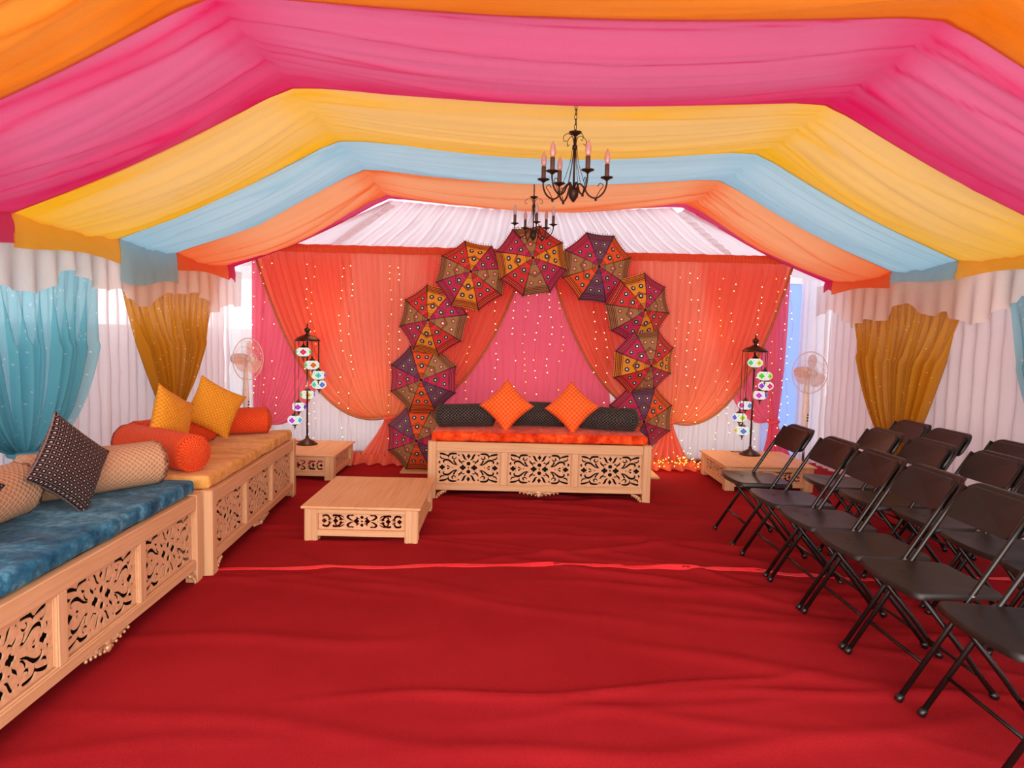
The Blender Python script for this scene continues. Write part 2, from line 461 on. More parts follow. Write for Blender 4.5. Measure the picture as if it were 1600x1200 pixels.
# outer tent skin
def sheet(name, pts, mat, kind='structure', lab=None):
    me = bpy.data.meshes.new(name); me.from_pydata(pts, [], [tuple(range(len(pts)))]); me.materials.append(mat)
    o = link(name, me); tag(o, lab, kind=kind); return o


mb = MB()
prof = [(XL-.28, 2.16), (LC-.05, 3.06), (RC+.05, 3.06), (XR+.28, 2.14)]
ncol = len(prof)
vs = []; fs = []
for y in (-1.4, 7.3): vs += [(x, y, z) for x, z in prof]
vs += [(XL-.28, YB+.15, 2.36), (LC-.3, YB+.15, 2.42), (RC+.3, YB+.15, 2.42), (XR+.28, YB+.15, 2.36)]
for r in (0, 1): fs += [(r*4+i, r*4+i+1, r*4+i+5, r*4+i+4) for i in range(3)]
mb.add(vs, fs); tag(mb.build('ceiling', M['pvc']), 'white translucent tent roof skin above the coloured swags', kind='structure')
# left wall with clear vinyl windows
mb = MB(); xw = XL-.3
WINS = [(1.0, 3.3), (3.7, 5.05), (5.25, 6.4), (6.55, 7.75)]
mb.box((xw, 3.3, .71), (.012, 9.3, 1.42)); mb.box((xw, 3.3, 2.12), (.012, 9.3, .24))
prev = -1.4
for a, b in WINS+[(7.95, 8)]:
    mb.box((xw, (prev+a)/2, 1.71), (.012, a-prev, .58)); prev = b
tag(mb.build('wall_left', M['pvc']), 'white tent side wall behind the left curtains', kind='structure')
for i, (a, b) in enumerate(WINS):
    w = MB().box((xw, (a+b)/2, 1.71), (.004, b-a, .58)).build('window_%d' % (i+1), M['vinyl']); tag(w, kind='structure')
    MB().box((xw, (a+b)/2, 1.425), (.03, b-a, .03)).box((xw, (a+b)/2, 1.995), (.03, b-a, .03)).box((xw, a+.015, 1.71), (.03, .03, .54)).box((xw, b-.015, 1.71), (.03, .03, .54)).build('window_frame', M['pvc'], w)
w = MB().box((3.275, YB+.1, 1.05), (.45, .006, 2.1)).build('window_6', M['pvc_blue']); tag(w, kind='structure')
w = MB().box((-3.03, YB+.1, 1.71), (.54, .004, .58)).build('window_5', M['vinyl']); tag(w, kind='structure')
tag(MB().box((XR+.3, 3.3, 1.1), (.012, 9.3, 2.2)).build('wall_right', M['pvc_dim']), 'white tent side wall behind the right curtains', kind='structure')
tag(MB().box((.145, YB+.1, 1.2), (5.81, .012, 2.4)).box((3.65, YB+.1, 1.2), (.3, .012, 2.4)).box((3.275, YB+.1, 2.25), (.45, .012, .3)).box((-3.03, YB+.1, .71), (.54, .012, 1.42)).box((-3.03, YB+.1, 2.2), (.54, .012, .4)).build('wall_back', M['pvc']), 'white tent back wall behind the coral backdrop', kind='structure')

# ------------------------------------------------------------------ white pleated linings (hung cloth)
def pleated(name, p0, p1, z0, z1, mat, label, amp=.035, per=.14, seed=0, nrm=(0, 1), cut=None):
    L = math.hypot(p1[0]-p0[0], p1[1]-p0[1]); nu = int(L/per*7); cols = int(L/per)
    def f(s, t):
        d = amp*(.6+.4*t)*(sin(2*pi*s*cols+1.4*sin(s*17+seed)) + .5*nz(s*cols*1.7, t*1.5, seed))
        d += .012*nz(s*cols*.8, t*9, seed+4)
        return (p0[0]+(p1[0]-p0[0])*s+nrm[0]*d, p0[1]+(p1[1]-p0[1])*s+nrm[1]*d, z1+(z0-z1)*t)
    o = grid(name, nu, 22, f, mat, uvs=(L*1.5, z1-z0)); tag(o, label, 'curtain'); return o


pleated('lining_curtain', (XL-.12, .6), (XL-.12, 7.7), .015, 2.08, M['white_lin'], 'white satin lining hanging behind the turquoise and gold curtains on the left wall', seed=1, nrm=(1, 0))
pleated('lining_curtain', (XR+.12, .6), (XR+.12, 7.75), .015, 2.08, M['white_lin'], 'white satin lining hanging behind the gold curtain on the right wall', seed=5, nrm=(1, 0), amp=.03)
pleated('lining_curtain', (XL-.2, YB-.1), (3.12, YB-.1), .015, 2.42, M['white_back'], 'white pleated lining behind and below the coral backdrop', seed=9, amp=.03, per=.11)

pleated('lining_curtain', (3.38, YB-.1), (XR+.2, YB-.1), .015, 2.3, M['white_lin'], 'narrow white lining strip in the right back corner beside the bluish gap', seed=3, amp=.02, per=.1)

# gable: white satin between roof line and back wall
def gable(s, t):
    # top edge follows the last roof frame, lower edge the back wall
    xt = -1.28+3.0*s; zt = 2.82-.07*sin(pi*s)
    xb = -2.25+5.0*s; zb = 2.28
    am = .045*(1-.55*abs(2*s-1))
    d = am*1.3*sin(2*pi*s*27+2*sin(s*9))*(.45+.55*t)+.02*nz(s*30, t*4, 2)
    x = xt+(xb-xt)*t; z = zt+(zb-zt)*t-.06*sin(pi*t)*(.5+.5*sin(s*8))
    return (x+.03*nz(s*14, t*3, 7), 7.35+.42*t-d, z)
g = grid('gable_drape', 240, 16, gable, M['white_satin'], uvs=(5, .8)); tag(g, 'white gathered satin gable drape above the coral backdrop', 'drape')
for sg in (-1, 1):
    def hip(s, t, sg=sg):
        x0, z0 = (LC+.02, 2.80) if sg < 0 else (RC+.0, 2.80); x1 = -2.95 if sg < 0 else 3.45; x2 = -2.1 if sg < 0 else 2.6
        ax = x0+(x1-x0)*t; az = z0+(2.1-z0)*t; bx = x0+(x2-x0)*t; bz = z0+(2.28-z0)*t
        return (ax+(bx-ax)*s, 7.3+.12*s+.25*t+.012*nz(s*6, t*4, 3), az+(bz-az)*s-.02*sin(pi*s)*t)
    nm = grid('hip_drape', 16, 24, hip, M['white_satin'], uvs=(1, 1.5))
    tag(nm, 'smooth white roof lining triangle at the %s end of the gable drape' % ('left' if sg < 0 else 'right'), 'drape')
    def ruf(s, t, sg=sg):
        x0 = (LC+.02) if sg < 0 else (RC+.0); x2 = -2.1 if sg < 0 else 2.6
        x = x0+(x2-x0)*s; z = 2.79+(2.28-2.79)*s
        return (x-sg*.07*t+.006*sin(s*60), 7.38+.22*s-.03*t-.008*sin(s*60+t), z-.03*t)
    grid('ruffle', 90, 4, ruf, M['white_satin'], nm)

# ------------------------------------------------------------------ ceiling swags
BY = [0.8, 1.9, 3.0, 4.09, 5.2, 6.1, 7.2, 7.38]
SEC = [(XL, ZE), (LC, ZC), (RC, ZC-.01), (XR, ZE-.01)]
SEGN = [26, 34, 26]; TOT = sum(SEGN)


def sec_pt(q):
    """q 0..1 over the three facets; returns x, z, inward normal, local facet parameter"""
    i = q*TOT
    for k_ in range(3):
        if i <= SEGN[k_]+1e-6 or k_ == 2:
            a = min(1, i/SEGN[k_]); break
        i -= SEGN[k_]
    (x0, z0), (x1, z1) = SEC[k_], SEC[k_+1]
    L = math.hypot(x1-x0, z1-z0); n = ((z1-z0)/L, -(x1-x0)/L)
    return x0+(x1-x0)*a, z0+(z1-z0)*a, n, a, k_


def rdg(t, a, k_, seed):
    q = nz(t*5+seed+.9*nz(a*1.2+k_*3, t, seed), a*.6+k_*5, seed+9)
    return max(0, 1-abs(q)*7)**2


def swag(i, mat, label, vz, seed, belly=.12, ends=(.2, .17)):
    y0, y1 = BY[i], BY[i+1]+.03; w = y1-y0
    def f(s, t):
        x, z, n, a, k_ = sec_pt(s)
        e = sin(pi*a)**.7 if 0 < a < 1 else 0
        edge = (.055 if k_ == 1 else .035)*sin(pi*a)
        b = belly*min(1, w)*(4*t*(1-t))*(.22+.78*e)*(1 if k_ == 1 else .8)
        fold = (.034*nz(t*7+seed+.6*nz(a*1.2+k_*3, t, seed), a*.7+k_*5, seed)+.014*nz(t*17+seed, a*1.3+k_*5, seed*2)+.006*nz(t*42, a*2+k_*5, seed*3)+.016*rdg(t, a, k_, seed))*(.35+.65*e)*min(1, t*8)*min(1, (1-t)*8)
        d = edge+b+fold+.008*t
        y = y0+w*t+.03*sin(pi*t)*0
        crease = .018*exp(-((min(a, 1-a)*(3.15 if k_ == 1 else 1.85))/.10)**2) if (k_ == 1 or (k_ == 0 and a > .5) or (k_ == 2 and a < .5)) else 0
        return (x+n[0]*(d+crease), y, z+n[1]*(d+crease))
    def fold_shade(s, t):  # fold shade and the deeper far edge painted into the swag colour
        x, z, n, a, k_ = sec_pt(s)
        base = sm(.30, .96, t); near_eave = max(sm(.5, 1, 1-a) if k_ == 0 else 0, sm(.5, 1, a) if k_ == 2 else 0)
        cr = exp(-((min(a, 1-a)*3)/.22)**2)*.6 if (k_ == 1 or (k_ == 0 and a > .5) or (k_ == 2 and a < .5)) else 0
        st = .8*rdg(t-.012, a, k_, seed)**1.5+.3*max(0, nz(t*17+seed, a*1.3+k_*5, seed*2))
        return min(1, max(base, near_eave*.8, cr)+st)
    o = empty('ceiling_swag', (0, 0, 0))
    grid('drape', TOT, 64, f, mat, o, uvs=(7, w), painted_tone=fold_shade)
    tag(o, label, 'swag', 'coloured ceiling swags')
    for sg in (0, 1):
        X = XL+.04 if sg == 0 else XR-.05; zt = ZE+.03
        h = ends[sg]
        def vf(s, t):
            yy = y0+.01+(w-.02)*s; e = .012*nz(s*9, t*3, seed+sg)
            dz = h*(1+.12*sin(s*5+seed))*t
            return (X+(1 if sg == 0 else -1)*(.02+.012*sin(t*2)+e*t), yy, zt-.004-dz)
        grid('valance', 30, 8, vf, mat, o, uvs=(w, h), painted_tone=lambda s, t: .75)
    return o


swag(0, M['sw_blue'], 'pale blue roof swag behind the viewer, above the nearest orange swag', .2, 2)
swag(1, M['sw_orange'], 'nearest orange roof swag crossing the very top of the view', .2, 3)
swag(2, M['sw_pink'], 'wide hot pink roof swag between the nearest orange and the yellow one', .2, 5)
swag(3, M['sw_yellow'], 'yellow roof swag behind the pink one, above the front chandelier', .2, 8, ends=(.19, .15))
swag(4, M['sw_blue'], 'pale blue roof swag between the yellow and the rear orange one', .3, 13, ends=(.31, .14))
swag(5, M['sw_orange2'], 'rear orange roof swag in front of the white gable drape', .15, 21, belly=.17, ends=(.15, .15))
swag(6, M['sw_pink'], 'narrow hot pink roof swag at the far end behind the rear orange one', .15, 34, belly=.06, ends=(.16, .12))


def ruffle(X, sg, label, seed):
    def f(s, t):
        y = .8+6.9*s; ph = y*2*pi/.21+1.5*sin(y*2.3+seed)
        out = .02+.035*t*(.6+.4*sin(y*3))*sin(ph)
        zb = 1.68+.05*sin(y*4.1+seed)+.035*sin(y*9.7)+(.03 if int(y*1.3+seed) % 2 else -.02)
        return (X+sg*(out+.0), y, 2.05+(zb-2.05)*t+.008*sin(ph*1.0+1)*t)
    o = grid('ruffle_valance', 360, 12, f, M['ruffle'], uvs=(9, .4)); tag(o, label, 'valance'); return o


ruffle(XL, 1, 'white ruffled valance under the swag ends on the left wall', 1)
ruffle(XR, -1, 'white ruffled valance under the swag ends on the right wall', 2)

# ------------------------------------------------------------------ draped curtains
def drape(parent, name, A0, A1, zt, tie, ztie, wt, mapf, mat, npl, amp, kk=(.38, .38), hh=(.1, .1), seed=0, nu=160, nv=40, painted_tone=None, trim=None, twist=.02):
    """A0..A1 along the rail -> tie point. mapf(a, d, z) gives the world point"""
    def c(s, t):
        a0 = A0+(A1-A0)*s; a2 = tie+(s-.5)*wt; k_ = kk[0]+(kk[1]-kk[0])*s; h_ = hh[0]+(hh[1]-hh[0])*s
        z2 = ztie; a1 = a0+k_*(a2-a0); z1 = z2+h_*(zt-z2)
        return ((1-t)**2*a0+2*t*(1-t)*a1+t*t*a2, (1-t)**2*zt+2*t*(1-t)*z1+t*t*z2)
    def f(s, t):
        a, z = c(s, t)
        ph = 2*pi*s*npl+1.6*sin(s*11+seed)+.8*nz(s*9, t*1.6, seed)
        env = (1-.62*t*t)
        d = amp*env*(sin(ph)+.45*sin(ph*2.3+seed)+.7*nz(s*npl*.6, t*1.2, seed+3))
        d += .05*sin(pi*min(1, t*1.05))*0.6
        zz = z - .02*env*t*(1-t)*4*sin(ph*.5)
        return mapf(a, d, zz)
    o = grid(name, nu, nv, f, mat, parent, uvs=(abs(A1-A0)*1.6, zt-ztie), painted_tone=painted_tone)
    if trim is not None:
        pts = [Vector(f(trim, t/30)) for t in range(31)]
        MB().tube(pts, .011, 6).build('trim', M['gold_trim'], parent, True)
    return o


def tail(parent, tie, ztie, wt, wb, mapf, mat, seed=0, puddle=.25, side=0, zb=.02):
    def f(s, t):
        q = s-.5
        if t < .72:
            tt = t/.72; w = wt+(wb-wt)*tt**1.3; a = tie+q*w+side*tt; z = ztie+(zb-ztie)*tt
            d = .05*sin(s*2*pi*5+seed)*(.3+tt)+.05*tt+.02*nz(s*9, tt*3, seed)
            return mapf(a, d+.03, max(z, zb)+(.0 if tt < .9 else .05*(tt-.9)*10*abs(nz(s*9, 3, seed))))
        tt = (t-.72)/.28; a = tie+q*(wb*(1+.25*tt))+side
        d = .05+.05*sin(s*2*pi*5+seed)*1.3+puddle*tt
        z = zb+.055*abs(sin(s*17+tt*5+seed))*(1-tt*.6)+.10*sin(pi*tt)*(.5+.5*nz(s*7, tt*4, seed))
        return mapf(a, d+.03, z if tt < .97 else zb)
    return grid('tail', 70, 44, f, mat, parent, uvs=(1, 1.2))


YC = 7.45
backm = lambda a, d, z: (a, YC-d, z)
t = empty('backdrop_curtain', (0, YC, 0)); tag(t, 'coral sheer curtain tied back to the left side of the umbrella arch', 'curtain', 'backdrop curtains')


def bm_(o):   # map relative to the empty at o
    return lambda a, d, z: (a-o.location.x, YC-d-o.location.y, z)


def tieback(parent, mapf, a, z, r, mat):
    pts = [mapf(a+r*cos(q), .03+r*.8*sin(q), z+.01*sin(q*2)) for q in [2*pi*i/16 for i in range(17)]]
    MB().tube(pts, .02, 8).build('tieback', mat, parent, True)


g_low = lambda s, t: sm(.3, 1, t)  # orange glow of the low fairy lights painted into the coral
drape(t, 'panel', -2.74, .20, 2.28, -1.26, .50, .10, bm_(t), M['coral'], 34, .022, (.42, .36), (-.12, .04), 1, 260, 46, g_low, None)
def hem(o, A, tie, zt, z2, k_, h_, off=.05):
    P = []
    for i in range(31):
        q = i/30; a1 = A+k_*(tie-A); z1 = z2+h_*(zt-z2)
        P.append(bm_(o)((1-q)**2*A+2*q*(1-q)*a1+q*q*tie, off, (1-q)**2*zt+2*q*(1-q)*z1+q*q*z2))
    MB().tube(P, .012, 6).build('trim', M['gold_trim'], o, True)
hem(t, -2.74, -1.30, 2.28, .49, .42, -.12); hem(t, .20, -1.22, 2.28, .5, .36, .04)
tieback(t, bm_(t), -1.26, .49, .06, M['coral']); tail(t, -1.26, .49, .10, .62, bm_(t), M['coral'], 3, .2, side=-.05)
t = empty('backdrop_curtain', (0, YC, 0)); tag(t, 'coral sheer curtain tied back to the right side of the umbrella arch', 'curtain', 'backdrop curtains')
drape(t, 'panel', .42, 3.08, 2.28, 1.80, .52, .10, bm_(t), M['coral'], 32, .022, (.36, .40), (.04, -.12), 4, 260, 46, g_low)
hem(t, .42, 1.77, 2.28, .52, .36, .04); hem(t, 3.08, 1.84, 2.28, .51, .40, -.12)
tieback(t, bm_(t), 1.80, .51, .06, M['coral']); tail(t, 1.80, .51, .10, .55, bm_(t), M['coral'], 6, .15)
bp = lambda o: (lambda a, d, z: (a-o.location.x, YC+.09-d*.8-o.location.y, z))
t = empty('backdrop_curtain', (0, YC, 0)); tag(t, 'rose pink sheer curtain at the left end of the backdrop beside the white fan', 'curtain', 'backdrop curtains')
drape(t, 'panel', -2.80, -1.7, 2.27, -2.74, .38, .10, bp(t), M['cpink'], 16, .02, (.2, .32), (.3, -.12), 7, 120, 40)
tieback(t, bp(t), -2.74, .37, .05, M['cpink']); tail(t, -2.74, .37, .1, .3, bp(t), M['cpink'], 8, .06)
t = empty('backdrop_curtain', (0, YC, 0)); tag(t, 'rose pink sheer curtain at the right end of the backdrop beside the second fan', 'curtain', 'backdrop curtains')
drape(t, 'panel', 2.1, 3.10, 2.27, 3.00, .53, .10, bp(t), M['cpink'], 16, .02, (.42, .1), (-.12, .3), 9, 120, 40)
tieback(t, bp(t), 3.00, .53, .05, M['cpink']); tail(t, 3.00, .53, .1, .42, bp(t), M['cpink'], 10, .08, side=.06)
t = empty('backdrop_curtain', (0, YC, 0)); tag(t, 'rose pink pleated curtain fanning out behind the middle of the central daybed', 'curtain', 'backdrop curtains')


def fan_c(s, tt):
    q = s*2-1; a_t = .28+q*.95; a_b = .24+q*.62
    e = tt**1.5
    ph = 2*pi*s*26
    a = a_t*(1-e)+a_b*e+q*.25*sin(pi*tt)*0
    conv = .24+q*1.30*(1-tt)*.55+q*(.62+.45*sm(.5, .95, tt))
    return (a*.35+conv*.65, .10-.012*sin(ph)*(1-.3*tt)-.01*nz(s*20, tt, 3), 2.27+(.02-2.27)*tt)
grid('panel', 200, 36, fan_c, M['cpink'], t, uvs=(2.5, 1.8))
o = grid('curtain_header', 620, 4, lambda s, t_: (-2.80+5.92*s, YC-.045-.014*sin(s*5.92*2*pi/.035+2*sin(s*40))*(1 if 0 < t_ < 1 else .4)-.02*(1 if 0 < t_ < 1 else 0), 2.345-.085*t_+.008*nz(s*60, t_, 1)), M['header'], uvs=(6, .1))
tag(o, 'dark coral ruched header band along the top of the backdrop', 'header')
tag(MB().tube([(-2.80, YC+.02, 2.30), (3.10, YC+.02, 2.30)], .02, 10).build('curtain_rail', M['fanwhite'], None, True), 'white horizontal rail carrying the coral backdrop', 'rail')
for x, w_ in ((-2.70, 'left'), (3.0, 'right')):
    tag(MB().tube([(x, YC+.14, .012), (x, YC+.14, 2.25)], .02, 10).box((x, YC+.14, .01), (.2, .2, .012)).build('backdrop_upright', M['fanwhite'], None, True), 'white upright pole at the %s end of the backdrop' % w_, 'pole')

# side wall curtains
def side_curtain(X, sg, A0, A1, tie, ztie, mat, label, seed, zt=2.02, tl=True, hh=(.3, .3), kk=(.38, .38), npl=12):
    o = empty('side_curtain', (X-sg*.06, tie, 0)); mf = lambda a, d, z: (sg*(d*(1 if z < 1.3 else max(.10, 1-(z-1.2)*1.9))), a-tie, z)
    drape(o, 'panel', A0, A1, zt, tie, ztie, .16, mf, mat, npl, .055, kk, hh, seed, 190, 40)
    pts = [mf(tie+.09*cos(q), .02+.07*sin(q), ztie) for q in [2*pi*i/16 for i in range(17)]]
    MB().tube(pts, .02, 8).build('tieback', mat, o, True)
    if tl: tail(o, tie, ztie, .16, .42, mf, mat, seed+2, .06)
    tag(o, label, 'curtain', 'tied back side curtains')
    return o


side_curtain(XL+.03, 1, 2.95, 5.14, 4.25, .62, M['turq'], 'turquoise beaded curtain tied back behind the blue daybed on the left wall', 3, hh=(.2, -.02), npl=14)
side_curtain(XL+.03, 1, 5.30, 7.18, 6.20, .62, M['goldc'], 'gold beaded curtain tied back behind the mustard cushions on the left wall', 5)
side_curtain(XR-.03, -1, 5.18, 7.05, 6.02, .42, M['goldc'], 'gold beaded curtain tied back behind the folding chairs on the right wall', 8, hh=(.3, .25))
side_curtain(XR-.03, -1, 3.0, 4.86, 3.95, .50, M['turq'], 'turquoise beaded curtain at the right edge beyond the folding chairs', 11, hh=(.2, .2))

# ------------------------------------------------------------------ fairy lights
def fairy(a, z0, z1, d, seed, amber=False, label='x'):
    r_ = random.Random(seed); pts = []
    z = z1; x = a
    while z > z0:
        pts.append((x, 0, z)); z -= r_.uniform(.06, .12); x = a+.02*sin(z*7+seed)+r_.uniform(-.012, .012)
    o = empty('fairy_light_string', (0, YC-d, 0))
    MB().tube(pts, .0012, 4).build('wire', M['gold_trim'], o)
    b = MB()
    for i, p in enumerate(pts[1:]):
        if r_.random() < .62: b.ball((p[0], -.008, p[2]), .0052, 6, 4)
    tag(b.build('bulbs', M['bulb_amber'] if amber else M['bulb'], o), kind='stuff')
    tag(o, label, 'fairy lights', 'fairy light strings on the backdrop'); return o


NTH = 'first second third fourth fifth sixth seventh eighth ninth tenth eleventh twelfth thirteenth fourteenth fifteenth sixteenth seventeenth eighteenth nineteenth twentieth twenty-first twenty-second twenty-third twenty-fourth twenty-fifth twenty-sixth twenty-seventh twenty-eighth'.split()
FL = [-2.72, -2.62, -2.5, -2.14, -2.08, -1.78, -1.68, -1.26, -1.15, -.55, -.42, -.12, .08, .2, .32, .46, .58, .95, 1.08, 1.84, 1.96, 2.06, 2.3, 2.42, 2.72, 2.88, 2.98, 3.06]
for i, a in enumerate(FL):
    side = 'left part' if a < -.9 else ('middle' if a < .9 else 'right part')
    fairy(a, .03, 2.2, .09+.01*(i % 3), i+1, i % 3 == 1,
          '%s fairy light string, %s from the left across the coral backdrop' % ('amber' if i % 3 == 1 else 'warm white', NTH[i]))
b = MB(); r_ = random.Random(5)
wpts = []
for i in range(90):
    x = 1.62+.9*r_.random()**1.0; y = YC-.12-r_.random()*.14; z = .03+.13*r_.random()**2+.05*abs(sin(x*9))
    wpts.append((x, y, z)); b.ball((x, y, z), .007, 6, 4)
o = empty('fairy_light_bundle', (0, 0, 0)); tag(b.build('bulbs', M['bulb_amber'], o), kind='stuff')
wpts.sort(); MB().tube(wpts, .0015, 4).build('wire', M['gold_trim'], o); tag(o, 'heap of lit amber fairy lights on the floor right of the central daybed', 'fairy lights')

for x, z_, e_ in ((-2.1, .7, 3), (-1.45, .9, 3), (.25, .9, 3), (1.6, .25, 2.5), (2.15, .6, 3), (2.2, 1.5, 2.5), (-1.9, 1.6, 2.5)):
    l = bpy.data.lights.new('fairy_glow', 'POINT'); l.energy = e_; l.color = (1, .68, .36); l.shadow_soft_size = .15
    lo = bpy.data.objects.new('fairy_glow', l); COL.objects.link(lo); lo.location = (x, YC-.38, z_)

# ------------------------------------------------------------------ fretwork
def stroke(pts, w, n=5, bulge=.55):
    """tapered leaf stroke as a chain of discs (x, y, r)"""
    P = cat_rom([(p[0], p[1], 0) for p in pts], 9); m = len(P); out = []
    for i, p in enumerate(P):
        t_ = i/(m-1); e = (sin(pi*t_**(math.log(.5)/math.log(bulge))))**.8 if 0 < t_ < 1 else 0
        out.append((p.x, p.y, 1.06*w*e+.6))
    return out


def star4(cx, cy, rx, ry):
    o = []
    for k_ in range(9):
        q = k_/8; o += [(cx+sx*rx*q*.95, cy+sy*ry*q*.95, min(rx, ry)*(.16+.34*sin(pi*min(1, q*1.05))**2*(1 if q > .35 else .6))*(1-q**4)) for sx, sy in ((1, 0), (-1, 0), (0, 1), (0, -1))]
    o.append((cx, cy, min(rx, ry)*.3)); return o


def oval(cx, cy, rx, ry, n=10):
    r = min(rx, ry)*.8; return [(cx+(rx-r)*cos(2*pi*j/n), cy+(ry-r)*sin(2*pi*j/n), r) for j in range(n)]


def heart(cx, cy, s_, d=1):
    return [(cx+d*s_*(-.8+1.4*q), cy+sg*s_*(.05+.62*q), s_*(.06+.34*q)) for q in (0, .2, .4, .6, .8, 1) for sg in (1, -1)]


# daybed panel, quarter pattern in units (half width 500, half height 262)
Q = [stroke([(165, -30), (250, -62), (330, -125), (395, -130), (420, -95), (400, -70)], 17, bulge=.5),
     stroke([(170, -52), (215, -70), (245, -118), (225, -95+-22)], 13),
     stroke([(465, -60), (488, -85), (470, -115)], 13, 4),
     stroke([(100, -52), (118, -90), (150, -118), (168, -160)], 14),
     stroke([(60, -96), (85, -112), (110, -98)], 10, 4),
     stroke([(322, -148), (350, -205), (415, -232), (470, -242), (478, -236)], 17, bulge=.6),
     stroke([(470, -225), (468, -175), (430, -152), (398, -168)], 12),
     stroke([(328, -150), (335, -200), (300, -240), (220, -245), (196, -232)], 17),
     stroke([(214, -205), (210, -172), (240, -150), (272, -168), (262, -198), (244, -196)], 11),
     stroke([(22, -132), (62, -160), (88, -215), (118, -240)], 17),
     stroke([(150, -238), (165, -215), (185, -238)], 9, 4),
     stroke([(385, -30), (392, -44), (402, -30)], 5, 3)]
AX = [star4(95, 0, 60, 52), star4(440, 0, 56, 48), oval(265, 0, 11, 11), heart(325, 0, 36, 1)]
AY = [oval(0, -72, 36, 34), star4(0, -205, 34, 50)]
P_BED = oval(0, 0, 15, 15)
for sx in (1, -1):
    for sy in (1, -1):
        for q in Q: P_BED += [(sx*x, sy*y, r) for x, y, r in q]
    for q in AX: P_BED += [(sx*x, y, r) for x, y, r in q]
for sy in (1, -1):
    for q in AY: P_BED += [(x, sy*y, r) for x, y, r in q]
P_BED = (P_BED, 540, 295)
# table panel, half width 370, half height 62
Q2 = [stroke([(72, -6), (100, -12), (130, -35), (118, -52), (92, -56)], 9), stroke([(72, -52), (85, -55), (100, -46)], 6, 3),
      stroke([(150, -8), (185, -20), (215, -46), (258, -50), (252, -34)], 9), stroke([(155, -24), (180, -44), (215, -60)], 5, 3),
      stroke([(262, -12), (290, -22), (310, -48), (350, -46), (346, -30)], 9), stroke([(222, -26), (236, -32), (250, -22)], 5, 3),
      stroke([(18, -22), (40, -26), (50, -44)], 6, 3)]
A2 = [star4(50, 0, 27, 25), star4(238, 0, 25, 24), star4(340, 0, 25, 23), heart(187, 0, 19), heart(290, 0, 17), oval(145, 0, 5, 5)]
P_TAB = oval(0, 0, 12, 7)
for sx in (1, -1):
    for sy in (1, -1):
        for q in Q2: P_TAB += [(sx*x, sy*y, r) for x, y, r in q]
    for q in A2: P_TAB += [(sx*x, y, r) for x, y, r in q]
for sy in (1, -1): P_TAB += [(x, sy*y, r) for x, y, r in oval(0, -36, 15, 15)]
P_TAB = (P_TAB, 395, 78)


def fret_mesh(name, pat, Wd, Hd, th=.006, res=None):
    """pierced board: marching squares over the union of the discs"""
    discs, ux, uy = pat; res = res or (.0034 if Hd > .2 else .0028)
    nx_, ny_ = int(Wd/res), int(Hd/res)
    X, Y = np.meshgrid(np.linspace(-Wd/2, Wd/2, nx_+1), np.linspace(-Hd/2, Hd/2, ny_+1)); F = np.full(X.shape, 9.0)
    kx, ky = Wd/2/ux, Hd/2/uy; kr = min(kx, ky)
    for x, y, r in discs: F = np.minimum(F, np.hypot(X-x*kx, Y-y*ky)-r*kr)
    F[0, :] = F[-1, :] = 1; F[:, 0] = F[:, -1] = 1
    mb = MB(); ids = {}
    def vid(key, x, y):
        if key not in ids: ids[key] = len(mb.v); mb.v.append((x, y, th/2)); mb.v.append((x, y, -th/2))
        return ids[key]
    S = F > 0; full = S[:-1, :-1] & S[1:, :-1] & S[:-1, 1:] & S[1:, 1:]; none = ~(S[:-1, :-1] | S[1:, :-1] | S[:-1, 1:] | S[1:, 1:])
    xs_, ys_ = X[0], Y[:, 0]
    for j in range(ny_):
        i = 0
        while i < nx_:
            if full[j, i]:
                k_ = i
                while k_+1 < nx_ and full[j, k_+1]: k_ += 1
                q = [vid((i, j), xs_[i], ys_[j]), vid((k_+1, j), xs_[k_+1], ys_[j]), vid((k_+1, j+1), xs_[k_+1], ys_[j+1]), vid((i, j+1), xs_[i], ys_[j+1])]
                mb.f.append(tuple(q)); mb.f.append(tuple(v_+1 for v_ in q[::-1])); i = k_+1; continue
            if not none[j, i]:
                c = [(i, j), (i+1, j), (i+1, j+1), (i, j+1)]; poly = []; cut = []
                for a in range(4):
                    p, q = c[a], c[(a+1) % 4]; fp, fq = F[p[1], p[0]], F[q[1], q[0]]
                    if fp > 0: poly.append(vid(p, xs_[p[0]], ys_[p[1]]))
                    if (fp > 0) != (fq > 0):
                        t_ = fp/(fp-fq); key = (min(p, q), max(p, q)); v_ = vid(key, xs_[p[0]]+(xs_[q[0]]-xs_[p[0]])*t_, ys_[p[1]]+(ys_[q[1]]-ys_[p[1]])*t_)
                        poly.append(v_); cut.append((v_, fp > 0))
                if len(poly) > 2: mb.f.append(tuple(poly)); mb.f.append(tuple(v_+1 for v_ in poly[::-1]))
                for a in range(0, len(cut)-1, 2):
                    A, B = cut[a][0], cut[a+1][0]
                    if not cut[a][1]: A, B = B, A
                    mb.f.append((A, A+1, B+1, B))
            i += 1
    mb.mi = [0]*len(mb.f); return mb.mesh(name, M['fret'])


BL, BD, BH = 1.93, .84, .50
PW = (BL-2*.07-2*.055)/3; PH = .29
FM_BED = fret_mesh('fret_panel', P_BED, PW, PH)


